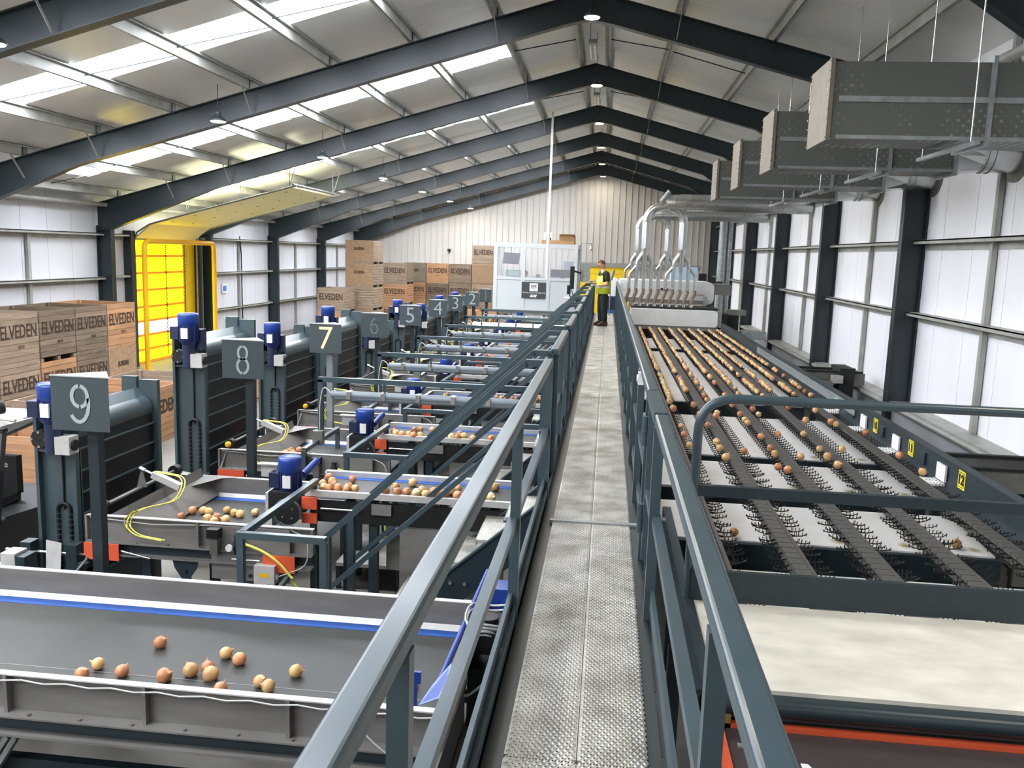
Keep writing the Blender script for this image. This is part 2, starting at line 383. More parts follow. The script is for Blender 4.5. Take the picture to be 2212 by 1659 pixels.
# ---- yellow strip door in the left wall
d1 = sroot('door_1', (XL, 27, -CZ))
zz = [.06, -.47, -1.0, -1.53, -2.06, -2.5, -2.95, -3.4, -3.8]
YC0, YC1 = 24.9, 28.15
for i in range(8):
    m = clr_l if i == 5 else yel_l
    MB().box(XL-.02, XL+.02, YC0, YC1, zz[i+1]+.035, zz[i]-.03).build('curtain_panel', m, d1)
    MB().box(XL-.03, XL+.05, YC0-.02, YC1+.05, zz[i+1]-.03, zz[i+1]+.045).build('curtain_batten', yel_s, d1)
MB().box(XL-.6, XL+.02, YC1+.05, YC1+.3, -CZ, .1).box(XL-.05, XL+.03, YC1+.3, 29.0, -CZ, .1).build('yellow_reveal', yelp, d1)
MB().box(XL-.05, XL+.25, 29.0, 29.12, -CZ, .2).box(XL-.05, XL+.25, 24.6, 24.85, -CZ, .3).build('door_frame', steel, d1)
MB().box(XL+.1, XL+.2, 29.15, 29.3, -CZ, .1).build('track', galv, d1)
cb = MB()
for yc in (26.95, 28.2):
    for i in range(60): z = .0-.062*i; cb.obox((XL+.08, yc+.012*(-1)**i, z), V(0,1,0), V(1,0,0), V(0,0,1), .035, .03, .05)
cb.build('pull_chain', rubber, d1, kind='stuff')
# raised sectional door leaf on its tracks
o = thing('overhead_door', 'pale raised sectional door leaf hung on tracks above the yellow doorway', 'door', (-14, 26.8, -CZ))
def leaf(p0, p1):
    (xa, za), (xb, zb_) = p0, p1
    MB().add([(xa,24.95,za),(xb,24.95,zb_),(xb,28.75,zb_),(xa,28.75,za),(xa,24.95,za+.05),(xb,24.95,zb_+.05),(xb,28.75,zb_+.05),(xa,28.75,za+.05)],
             [(0,3,2,1),(4,5,6,7),(0,1,5,4),(1,2,6,5),(2,3,7,6),(3,0,4,7)]).build('door_section', leafm, o)
leafm = mat('door_leaf_cream', 'e3dcae', .5, 0, .04, 1)
pl = [(-14.3, .08), (-13.75, .52), (-12.3, .92), (-10.85, 1.31), (-9.4, 1.70)]
for a, b in zip(pl[:-1], pl[1:]): leaf((a[0]+.005, a[1]), (b[0]-.005, b[1]))
hb = MB()
for a, b in zip(pl[1:-1], pl[2:]):
    for u in (.25, .75):
        for yy in (25.5, 26.8, 28.1):
            x = a[0]+(b[0]-a[0])*u; z = a[1]+(b[1]-a[1])*u; hb.box(x-.03, x+.03, yy-.02, yy+.02, z-.012, z)
hb.build('hinge_bolts', rubber, o, kind='stuff')
for yy in (24.85, 28.85):
    MB().tube([(-14.3, yy, -3.7), (-14.3, yy, -.1), (-14.2, yy, .25), (-13.8, yy, .5), (-12.3, yy, .92), (-9.2, yy, 1.75)], .03, 6).build('track', galv, o)
    for x, z in ((-12.6, .9), (-10.9, 1.35), (-9.4, 1.75)): MB().bar((x, yy, z), (x, yy, ztop(x)), .03, .01, up=(1, 0, 0)).bar((x, yy, z), (x+.25, yy, ztop(x+.25)), .03, .01, up=(1, 0, 0)).build('hanger', galv, o)
MB().cyl((-9.3, 24.85, 1.78), (-9.3, 28.85, 1.78), .03, n=8).build('end_shaft', galv, o)
# yellow guard hoop
def fillet(pts, r, n=6):
    out = [Vector(pts[0])]
    for a, b, c in zip(pts[:-2], pts[1:-1], pts[2:]):
        a, b, c = Vector(a), Vector(b), Vector(c); d0 = (a-b).normalized(); d1_ = (c-b).normalized(); p, q = b+d0*r, b+d1_*r
        for i in range(n+1): t = i/n; out.append((p*(1-t)**2+b*2*t*(1-t)+q*t*t))
    return out+[Vector(pts[-1])]
o = thing('guard_hoop', 'yellow painted tube goalpost guarding the yellow doorway', 'guard', (-13.5, 26.3, -CZ))
MB().tube(fillet([(-13.5, 24.0, -CZ), (-13.5, 24.0, 0), (-13.5, 28.5, 0), (-13.5, 28.5, -CZ)], .25), .075, 12).build('hoop_tube', yel, o)
MB().box(-13.65, -13.35, 23.85, 24.15, -CZ, -CZ+.02).build('base_plate', yel, o); MB().box(-13.65, -13.35, 28.35, 28.65, -CZ, -CZ+.02).build('base_plate', yel, o)
# back door
d2 = sroot('door_2', (-.2, YB-.06, -CZ))
for i in range(8): MB().box(-1.7, 1.25, YB-.12, YB-.07, -.62-.4*(i+1)+.012, -.62-.4*i).build('door_slat', yelp, d2)
MB().box(-1.95, 4.9, YB-.2, YB-.05, -.62, -.38).build('door_header', mat('header_grey', '8c8b86', .5), d2)
MB().box(-2.45, -1.95, YB-.5, YB-.05, -1.5, -.38).build('roller_box', mat('box_grey', '7c8490', .4), d2)
o = MB().box(XL+.01, XL+.05, 31.15, 31.55, -1.85, -1.5).build('wall_notice', white); tag(o, 'small white and blue notice on the left wall panels', 'sign')
MB().box(XL+.05, XL+.055, 31.2, 31.5, -1.78, -1.58).build('blue_print', mat('notice_blue', '4a78c8', .5), o)
o = MB().tube([(XL+.12, 32.6, .3), (XL+.14, 32.7, -.4), (XL+.12, 32.75, -2.0), (XL+.12, 32.8, -3.5)], .025, 6).build('hanging_cable', rubber); tag(o, 'black cable hanging down the left wall beyond the yellow door', 'cable')
o = MB().box(-9.1, -8.95, YB-.25, YB-.06, -.02, .12).cyl((-9.03, YB-.4, .05), (-9.03, YB-.25, .05), .05, n=8).build('security_camera', rubber); tag(o, 'small black security camera on the ribbed end wall', 'camera')
# ---- lamps
lens_me = None
def highbay(x, y, z, label, on=1):
    t = thing('high_bay_lamp', label, 'lamp', (x, y, z-.12), 'round high bay lamps')
    MB().lathe((x, y, z), [(.05, .12), (.06, .05), (.13, .0), (.16, -.04), (.15, -.05)], 16).build('lamp_shade', steel, t)
    MB().lathe((x, y, z-.052), [(.14, .0), (.13, -.012), (.02, -.02)], 16).build('lens', lampg, t)
    MB().cyl((x, y, z+.12), (x, y, ztop(x)+.02), .008, n=5).build('suspension_wire', rubber, t)
    L = bpy.data.lights.new('high_bay_light', 'AREA'); L.shape = 'DISK'; L.size = .3; L.energy = LAMP_E*on; L.color = (1, .94, .84)
    lo = bpy.data.objects.new('light', L); COL.objects.link(lo); lo.parent = t; lo.location = (0, 0, .03)
for i, f in enumerate(FR[3:]):
    highbay(-.5, f-.95, 4.25, 'glowing lamp under the roof ridge at the '+ordn(i)+' steel frame ahead')
    highbay(-7.55, f-.75-.12*i, 2.36, 'glowing lamp over the left conveyors at the '+ordn(i)+' steel frame ahead')
for i, f in enumerate(FR[1:3]):
    highbay(-7.55, f-.8, 2.36, ['near', 'far'][i]+' lamp out of view on the left roof slope beside the viewer'); highbay(3.5, f-.8, 2.6, ['near', 'far'][i]+' lamp out of view on the right roof slope beside the viewer')
for i, f in enumerate(FR[3:6]):
    z = 4.6-.001*i
    o = thing('ridge_strip_light', 'unlit twin tube batten along the ridge between frames, '+ordn(i)+' from the viewer', 'lamp', (XI, f+3.4, z-.05), 'battens along the ridge')
    MB().box(XI-.09, XI+.09, f+2.6, f+4.1, z, z+.08).build('housing', galv, o)
    for dx in (-.05, .05): MB().cyl((XI+dx, f+2.65, z-.03), (XI+dx, f+4.05, z-.03), .02, n=8).build('tube', white, o)
    MB().bar((XI-.07, f+3.0, z+.08), (XI-.07, f+3.0, zsheet(XI-.07)), .02, .02, up=(1, 0, 0)).bar((XI+.07, f+3.8, z+.08), (XI+.07, f+3.8, zsheet(XI+.07)), .02, .02, up=(1, 0, 0)).build('hanger', galv, o)
o = MB().cyl((-2.06, 29.4, -.85), (-2.06, 29.4, 1.9), .055, n=12).cyl((-2.06, 29.4, 1.9), (-2.06, 29.4, ztop(-2.06)+.15), .04, n=12).build('drop_pole', white); tag(o, 'tall thin white pole dropping from the roof in front of the cabin', 'pole')
# ---- ducts
def rect_duct(yc, idx, full=True):
    t = thing('air_duct', 'rectangular perforated grey air duct, '+['nearest and largest of four','second nearest of four','third of four','farthest of the four'][idx], 'duct', (3.5, yc+.4, 1.3), 'perforated rectangular ducts along the right wall')
    y0, y1, z0, z1 = yc, yc+.85, 1.36, 2.16
    MB().box(2.34, 3.95, y0, y1, z0, z1).build('perforated_body', ductp, t); MB().box(3.99, 4.85, y0, y1, z0, z1).build('perforated_body', ductp, t)
    MB().box(2.29, 2.335, y0-.03, y1+.03, z0-.03, z1+.03).build('end_plate', mat('end_plate', '7c7365', .5, .3, .15, 4) if idx == 0 else MATS['end_plate'], t)
    rv = MB()
    for k in range(9):
        for yy in (y0-.02, y1+.02): rv.cyl((2.275, yy, z0+k*.1), (2.29, yy, z0+k*.1), .01, n=6)
    rv.build('rivets', chrome, t, kind='stuff')
    MB().box(3.95, 3.97, y0-.05, y1+.05, z0-.06, z1+.06).box(3.97, 3.99, y0-.05, y1+.05, z0-.06, z1+.06).build('joint_flange', galv, t)
    MB().box(4.85, 4.9, y0-.05, y1+.05, z0-.06, z1+.06).build('joint_flange', galv, t)
    MB().box(2.4, 4.85, y0-.014, y0-.002, 1.74, 1.80).build('stiffener', galv, t)
    MB().box(2.4, 4.85, y0-.014, y0-.002, z0-.01, z0+.03).build('stiffener', galv, t)
    # square to round
    yc_ = (y0+y1)/2; zc = 1.72; n = 16; vs = []
    for k in range(n):
        a = 2*pi*k/n+pi/4; c, s_ = cos(a), sin(a); m = max(abs(c), abs(s_)); vs.append((4.9, yc_+c/m*.42, 1.76+s_/m*.4))
    for k in range(n): a = 2*pi*k/n+pi/4; vs.append((5.35, yc_+cos(a)*.33, zc+sin(a)*.33))
    MB().add(vs, [(i, (i+1) % n, n+(i+1) % n, n+i) for i in range(n)]).build('transition', pipe, t)
    MB().cyl((5.35, yc_, zc), (XR, yc_, zc), .33, n=24).cyl((5.38, yc_, zc), (5.41, yc_, zc), .345, n=24).cyl((5.48, yc_, zc), (5.5, yc_, zc), .345, n=24).build('round_spigot', pipe, t)
    MB().cyl((XR-.03, yc_, zc), (XR-.01, yc_, zc), .46, n=28).build('wall_collar', duct, t)
    for x, yy in ((3.7, y0-.3), (3.7, y1+.25)):
        MB().cyl((x, yy, 1.3), (x, yy, ztop(x)+.1), .009, n=6).build('hanger_rod', chrome, t)
    MB().box(3.68, 3.74, y0-.45, y1+.4, 1.26, 1.3).build('support_channel', galv, t)
for i, y in enumerate((10.0, 13.25, 16.5, 19.8)): rect_duct(y, i)
def tree(y, idx):
    t = thing('extraction_duct', ['front','rear'][idx]+' bright spiral extraction duct branching down into ten hoses', 'duct', (1.6, y, -1.5), 'extraction duct trees above the sorting machine')
    ring = MB(); zc = 1.64; r = .25
    MB().cyl((2.35, y, zc), (XR, y, zc), r, n=24).build('header_pipe', pipe, t)
    pts = [(2.36, y, zc), (2.1, y, zc), (1.85, y, zc-.02), (1.65, y, zc-.03)]
    MB().tube(pts, [r, r, r*.93, r*.8], 20).build('header_taper', pipe, t)
    for x in (1.9, 2.05, 2.2, 2.36, 2.75, 3.9, 5.0): ring.cyl((x, y, zc), (x+.015, y, zc), r+.008 if x > 2.1 else r*.98, n=20)
    ring.cyl((XR-.02, y, zc), (XR-.005, y, zc), r+.1, n=24); ring.build('seams', galv, t, kind='stuff')
    MB().cyl((1.5, y, zc+.02), (1.72, y-.05, zc+.33), .07, n=12).build('damper', galv, t)
    for q, lx in enumerate((1.09, 2.19)):
        if q == 0: pts = [(1.72, y, zc-.08)]+[(1.09+.42-.42*sin(a)*1, y, 1.08+.42*cos(a)) for a in [i*pi/14 for i in range(8)]]
        else: pts = [(1.8, y, zc-.1)]+[(2.19-.36+.36*sin(a), y, 1.06+.40*cos(a)) for a in [i*pi/14 for i in range(8)]]
        MB().tube(pts, .125, 14).build('elbow', pipe, t)
        MB().cyl((lx, y, 1.06), (lx, y, .26), .125, n=8, smooth=False).cyl((lx, y, 1.05), (lx, y, 1.07), .135, n=16).cyl((lx, y, .25), (lx, y, .27), .14, n=16).build('drop_pipe', pipe, t)
        MB().cyl((lx, y, .25), (lx, y, -.45), .12, .055, n=14).cyl((lx, y, -.45), (lx, y, -.92), .05, n=12).build('centre_branch', pipe, t)
        for s in (-1, 1):
            MB().tube([(lx+s*.02, y, .15), (lx+s*.2, y, -.12), (lx+s*.22, y, -.25), (lx+s*.22, y, -.92)], [.085, .07, .06, .05], 12).build('side_branch', pipe, t)
            MB().tube([(lx+s*.24, y, -.28), (lx+s*.42, y, -.5), (lx+s*.44, y, -.6), (lx+s*.44, y, -.92)], [.055, .05, .05, .05], 12).build('side_branch', pipe, t)
        for k in range(-2, 3):
            x = lx+k*.22
            MB().cyl((x, y, -.90), (x, y, -.94), .058, n=12).build('clamp', chrome, t)
            MB().tube([(x, y, -.92), (x+.01, y-.01, -1.05), (x-.05, y-.02, -1.2), (x-.08, y-.03, -1.33), (x-.08, y-.03, -1.40)], .052, 10).build('flexible_hose', flex, t)
            MB().cyl((x-.08, y-.03, -1.38), (x-.08, y-.03, -1.5), .056, n=12).build('hose_end', chrome, t)
tree(26.5, 0); tree(33.1, 1)
for i, (x, r) in enumerate(((4.42, .15), (4.68, .09))):
    o = MB().cyl((x, 34.6, -CZ), (x, 34.6, 1.95 if i else 1.7), r, n=16).build('riser_pipe', galv); tag(o, ['wide','narrow'][i]+' vertical galvanised pipe right of the duct trees', 'pipe', 'two vertical pipes by the right wall')
    for z in (.3, -.6, -1.5): MB().cyl((x, 34.6, z), (x, 34.6, z+.02), r+.01, n=16).build('pipe_seam', galv, o)
# ================================================================== WALKWAY
def LAST(): return bpy.data.objects[list(ORG)[-1]]
P = 2.6                                     # pitch of the filling lines
wk = thing('walkway', 'long raised steel walkway of pale perforated planks down the middle', 'walkway', (0, 14, -1.95))
ZW = -1.9
NW = ['zero','one','two','three','four','five','six','seven','eight','nine']
def plank(x0, x1, y0, y1):
    mb = MB().box(x0+.002, x1-.002, y0, y1, ZW-.02, ZW)
    return mb.build('plank', plank_m, wk)
ys = [-2.5, 0.0, 3.0, 5.96, 8.9, 11.9, 14.9, 17.9, 20.9, 23.9, 26.9, 29.0]
for a, b in zip(ys[:-1], ys[1:]):
    plank(-.31, -.03, a+.02, b-.005); plank(-.03, .24, a+.02, b-.005)
# raised crowns of the planks nearest the viewer
cr = MB(); yy = 2.3; row = 0
def crown(x, y):
    n = 6; vs = []
    for r, z in ((.0115, 0), (.008, .006), (.0045, .005)):
        for k in range(n): t = 2*pi*k/n; vs.append((x+r*cos(t), y+r*sin(t), ZW+z))
    cr.add(vs, [(i, (i+1) % n, n+(i+1) % n, n+i) for i in range(n)]+[(n+i, n+(i+1) % n, 2*n+(i+1) % n, 2*n+i) for i in range(n)], True)
    hl.add(vs[2*n:], [tuple(range(n))])
hl = MB()
while yy < 11.8:
    if not (5.9 < yy < 6.02):
        for px in (-.31, -.03):
            for i in range(11):
                x = px+.018+i*.0246+(.0123 if row % 2 else 0)
                if x < px+.265: crown(x, yy)
    yy += .0205; row += 1
cr.build('plank_crowns', plank_m, wk, kind='stuff'); hl.build('plank_holes', blackp, wk, kind='stuff')
MB().box(-.33, .36, 5.94, 5.99, ZW-.03, ZW+.012).build('joint_channel', galv, wk)
for s, x0, x1 in ((-1, -.40, -.31), (1, .24, .325)):
    MB().box(x0, x1, -2.5, 29, ZW-.03, ZW-.004 if s > 0 else ZW-.015).box((x0 if s < 0 else x1-.012), (x0+.012 if s < 0 else x1), -2.5, 29, ZW-.2, ZW+.03).build('side_channel', steel, wk)
MB().box(-.40, -.388, -2.5, 6.55, ZW-.02, ZW+.11).build('kick_plate', rail, wk)
for y in [1.0+1.5*i for i in range(18)]: MB().box(-.42, .36, y, y+.06, ZW-.12, ZW-.03).build('cross_bearer', steel, wk)
for y in (3.5, 9.9, 15.1, 20.3, 25.5): MB().box(-.3, -.2, y, y+.1, -CZ, ZW-.1).box(.15, .25, y, y+.1, -CZ, ZW-.1).build('walkway_leg', steel, wk)
sl = MB()
for i in range(28): sl.box(.295, .302, .6+i*.5, .95+i*.5, ZW-.0035, ZW-.0015)
sl.build('slots', blackp, wk, kind='stuff')
# left guard rails between the stair heads
ST = [6.6+P*i for i in range(9)]           # near side of each stair
gaps = [(y, y+.68) for y in ST]
def rail_run(y0, y1, x, side, label, posts, name='guard_rail', ztop_=-.8, base=ZW-.22):
    t = thing(name, label, 'railing', (x, (y0+y1)/2, base), 'walkway guard rails')
    MB().bar((x, y0, ztop_-.03), (x, y1, ztop_-.03), .07, .06).build('top_rail', rail, t); bv_ = LAST().modifiers.new('Bevel', 'BEVEL'); bv_.width = .012; bv_.segments = 3
    MB().bar((x, y0+.02, ztop_-.55), (x, y1-.02, ztop_-.55), .045, .045).build('mid_rail', rail, t)
    MB().bar((x, y0+.02, ZW+.12), (x, y1-.02, ZW+.12), .02, .1).build('kick_rail', rail, t)
    for p in posts: MB().bar((x+side*.012, p, base), (x+side*.012, p, ztop_-.06), .05, .05, up=(0, 1, 0)).build('post', rail, t)
    bo = MB()
    for p in posts:
        for z in (base+.06, base+.14, ztop_-.55): bo.cyl((x-side*.03, p, z), (x-side*.05, p, z), .012, n=6)
    bo.build('bolts', chrome, t, kind='stuff'); return t
rail_run(-2.2, 6.6, -.42, 1, 'nearest length of left walkway guard rail with worn shiny top', [-.9, 1.72, 4.2, 6.5])
prev = 7.28
for i, y in enumerate(ST[1:]+[28.2]):
    rail_run(prev, y, -.42, 1, ordn(i+1)+' length of left walkway guard rail counted from the viewer', [prev+.05, (prev+y)/2, y-.05]); prev = y+.68
rail_run(-2.2, 4.42, .312, -1, 'nearest length of right walkway guard rail beside the white board', [-.9, 1.95, 4.38])
rail_run(5.25, 28.2, .312, -1, 'long right walkway guard rail beside the cup conveyor', [5.3+1.31*i for i in range(18)])
g = thing('gate', 'hinged dark gate section in the right walkway guard rail', 'gate', (.312, 4.8, -1.95), None)
MB().bar((.312, 4.46, -.83), (.312, 5.22, -.83), .07, .06).build('top_rail', rail, g); MB().bar((.312, 4.5, -1.42), (.312, 5.2, -1.42), .04, .05).build('mid_rail', rail, g)
for y in (4.5, 5.15): MB().bar((.312, y, -1.85), (.312, y, -.86), .05, .05, up=(0, 1, 0)).build('gate_stile', rail, g)
for z in (-1.05, -1.6): MB().cyl((.275, 5.2, z-.09), (.275, 5.2, z+.09), .022, n=12).cyl((.275, 5.2, z-.01), (.275, 5.2, z), .026, n=12).build('hinge', rail, g)
o = MB().box(.26, .3, 6.3, 6.38, -.93, -.84).cyl((.25, 6.34, -.885), (.262, 6.34, -.885), .025, n=12).build('white_clip', white); tag(o, 'small white plastic clip under the right guard rail', 'clip')
# ================================================================== STAIRS
def stair(y0):
    t = thing('stair', 'steep dark stair flight beside the near white-lipped conveyor, nearest of nine', 'stairs', (-1.2, y0+.34, -3.4), 'stair flights down from the walkway')
    y1 = y0+.68
    for y in (y0, y1):
        a, b = (-.42, -1.93), (-2.25, -3.52)
        MB().poly([a, (-.42, -2.3), (-2.25, -3.87+.06), (-2.25, -3.52)], 'y', y-.01, y+.01).build('stringer', beam, t)
        MB().bar((-.42, y, -1.93), (-2.25, y, -3.52), .05, .015, up=(0, 0, 1)).build('stringer_lip', rail, t)
        bo = MB()
        for k in range(4):
            f_ = .15+.22*k; x = a[0]+(b[0]-a[0])*f_; z = a[1]+(b[1]-a[1])*f_-.16
            for dx in (-.06, .06): bo.cyl((x+dx, y-.011, z), (x+dx, y-.028, z), .016, n=8)
        bo.build('bolts', chrome, t, kind='stuff')
        MB().tube([(-.44, y, -.83), (-.60, y, -.83), (-2.2, y, -2.36)], .001, 4).bar((-.44, y, -.84), (-.60, y, -.84), .05, .05).bar((-.59, y, -.835), (-2.21, y, -2.37), .05, .05).build('handrail', rail, t)
        MB().bar((-.44, y, -1.35), (-.62, y, -1.35), .035, .04).bar((-.6, y, -1.35), (-2.2, y, -2.83), .035, .04).build('mid_rail', rail, t)
        MB().bar((-2.2, y, -2.36), (-2.2, y, -3.55), .06, .06, up=(0, 1, 0)).build('post', rail, t)
        MB().bar((-.45, y, -.84), (-.45, y, -2.2), .05, .05, up=(0, 1, 0)).build('post', rail, t)
    for k in range(7):
        x = -.6-.235*k; z = -2.1-.205*k
        MB().box(x-.13, x+.1, y0+.01, y1-.01, z-.02, z).box(x-.13, x-.12, y0+.01, y1-.01, z-.05, z).build('tread', plank_m, t)
    MB().box(-2.9, -2.15, y0-.2, y1+.2, -3.56, -3.52).build('landing', plank_m, t)
    MB().box(-2.9, -2.85, y0-.2, y0-.15, -CZ, -3.56).box(-2.9, -2.85, y1+.15, y1+.2, -CZ, -3.56).box(-2.2, -2.15, y0-.2, y0-.15, -CZ, -3.56).build('landing_leg', beam, t)
    return t
s0 = stair(ST[0])
for i in range(1, 9): copy_tree(s0, (0, P*i, 0), 'steep dark stair flight from walkway, '+ordn(i)+' one beyond the nearest')
# guard boxes around the stair feet
def guard(y):
    t = thing('pit_guard', 'low square-tube guard frame at the stair foot, nearest of nine', 'railing', (-2.3, y+.8, -3.5), 'low guard frames at the stair feet')
    zt = -2.12; zm = -2.7
    MB().bar((-2.63, y, zt), (-1.95, y, zt), .05, .05).bar((-2.6, y, zt), (-2.56, y+1.55, zt), .05, .05).build('top_rail', rail, t)
    MB().bar((-2.6, y, zm-.2), (-2.56, y+1.55, zm), .03, .04).build('mid_rail', rail, t)
    for p in ((-2.6, y), (-2.57, y+1.5), (-1.97, y)): MB().bar((*p, -CZ), (*p, zt-.02), .05, .05, up=(0, 1, 0)).build('post', rail, t)
    return t
g0 = guard(5.83)
for i in range(1, 9): copy_tree(g0, (0, P*i, 0), 'low square-tube guard frame, '+ordn(i)+' one beyond the nearest along the stair feet')
# ================================================================== TROUGH CONVEYORS
mat('navy_blue', '16255e', .4, 0, .1, 6)
def motor(mb_parent, c, r=.11, h=.3, parts=True, name='motor'):
    x, y, z = c
    MB().lathe((x, y, z), [(r*.7, -h*.62), (r*.96, -h*.5), (r*.96, h*.08)], 18).build(name, MATS['navy_blue'], mb_parent); mo = bpy.data.objects[list(ORG)[-1]]
    MB().lathe((x, y, z), [(r*.96, h*.05), (r*1.04, h*.08), (r*1.04, h*.42), (r*.96, h*.5), (r*.2, h*.52)], 18).build('fan_cover', blue, mo)
    MB().box(x-r*1.7, x-r*.8, y-r*.6, y+r*.6, z-h*.45, z+h*.0).build('terminal_box', navy, mo)
    MB().box(x-r*.3, x+r*.4, y-r*1.08, y-r*.9, z-h*.4, z-h*.02).build('rating_plate', white, mo)
    fm = MB()
    for k in range(12): a = 2*pi*k/12; fm.box(x+r*.99*cos(a)-.004, x+r*.99*cos(a)+.004, y+r*.99*sin(a)-.004, y+r*.99*sin(a)+.004, z-h*.48, z+h*.06)
    fm.build('cooling_fins', MATS['navy_blue'], mo, kind='stuff')
def trough(y0, xa, xb, label, near=False):
    y1 = y0+1.38; zt = -2.38; zb = -2.585
    t = thing('trough_conveyor', label, 'conveyor', ((xa+xb)/2, (y0+y1)/2, -CZ), 'wide grey trough conveyors')
    for y, s in ((y0, 1), (y1, -1)):
        MB().box(xa, xb, y-.004, y+.004, zb-.02, zt).build('side_wall', stain, t)
        MB().box(xa, xb, min(y, y-s*.045), max(y, y-s*.045), zt-.004, zt+.004).build('top_lip', lip, t)
        MB().box(xa, xb, min(y, y-s*.09), max(y, y-s*.09), zb-.025, zb-.015).build('bottom_flange', stain, t)
        n = max(2, int((xb-xa)/.72))
        for i in range(n+1):
            x = xa+(xb-xa)*i/n; MB().box(x-.02, x+.0, min(y, y-s*.05), max(y, y-s*.05), zb-.02, zt).build('stiffener', stain, t)
        MB().box(xa, xb, min(y-s*.01, y-s*.03), max(y-s*.01, y-s*.03), zb-.12, zb-.025).build('frame_beam', beam, t)
        MB().box(xa, xb, min(y-s*.01, y-s*.09), max(y-s*.01, y-s*.09), zb-.135, zb-.12).build('beam_flange', stain, t)
        bo = MB()
        for i in range(int((xb-xa)/.3)): bo.cyl((xa+.15+i*.3, y-s*.06, zb-.014), (xa+.15+i*.3, y-s*.06, zb-.005), .012, n=6)
        bo.build('bolts', duct, t, kind='stuff')
    xh = xa+.38 if not near else xa+.95
    MB().box(xh, xb-.05, y0+.01, y1-.12, zb-.04, zb+.005).build('belt', belt_g, t)
    MB().box(xh, xb-.05, y1-.12, y1-.025, zb-.04, zb+.007).build('blue_belt_edge', belt_b, t)
    MB().add([(xh, y1-.032, zb+.009), (xb-.05, y1-.032, zb+.009), (xb-.05, y1-.006, zb+.045), (xh, y1-.006, zb+.045)], [(0, 1, 2, 3)]).build('skirt_strip', lip, t)
    MB().box(xh-.0, xb-.2, y0+.42, y0+.425, zb+.005, zb+.0065).build('belt_seam_line', stain, t)
    # hopper plough across the end
    x = xh
    MB().add([(x, y0, zt-.02), (x, y1, zt-.02), (x-.03, y1, zt+.09), (x-.03, y0, zt+.09)], [(0, 1, 2, 3)]).add([(x, y0, zt), (x, y1, zt), (x+.17, y1, zb+.03), (x+.17, y0, zb+.03)], [(0, 1, 2, 3)]).build('plough_plate', stain, t)
    MB().add([(x, y1, zt+.01), (x+.42, y1+.02, zt+.01), (x+.2, y1-.03, zt), (x, y1-.35, zt-.02)], [(0, 1, 2, 3)]).build('corner_gusset', stain, t)
    MB().add([(xa, y0, zb+.1), (x-.02, y0, zb-.1), (x-.02, y1, zb-.1), (xa, y1, zb+.1)], [(0, 1, 2, 3)]).build('hopper_floor', darkg, t)
    for px in (xa+.5, xb-.4):
        for y in (y0+.05, y1-.05): MB().box(px-.04, px+.04, y-.04, y+.04, -CZ, zb-.13).build('leg', beam, t)
    for px in (xa+.9, xb-.55): MB().poly([(px-.12, zb-.13), (px+.12, zb-.13), (px+.1, zb-.21), (px+.02, zb-.33), (px-.02, zb-.33), (px-.1, zb-.21)], 'y', y0-.06, y0-.05).cyl((px, y0-.06, zb-.23), (px, y0-.08, zb-.23), .015, n=8).box(px-.03, px+.03, y0-.07, y0-.01, -CZ, zb-.31).build('foot_bracket', beam, t)
    return t
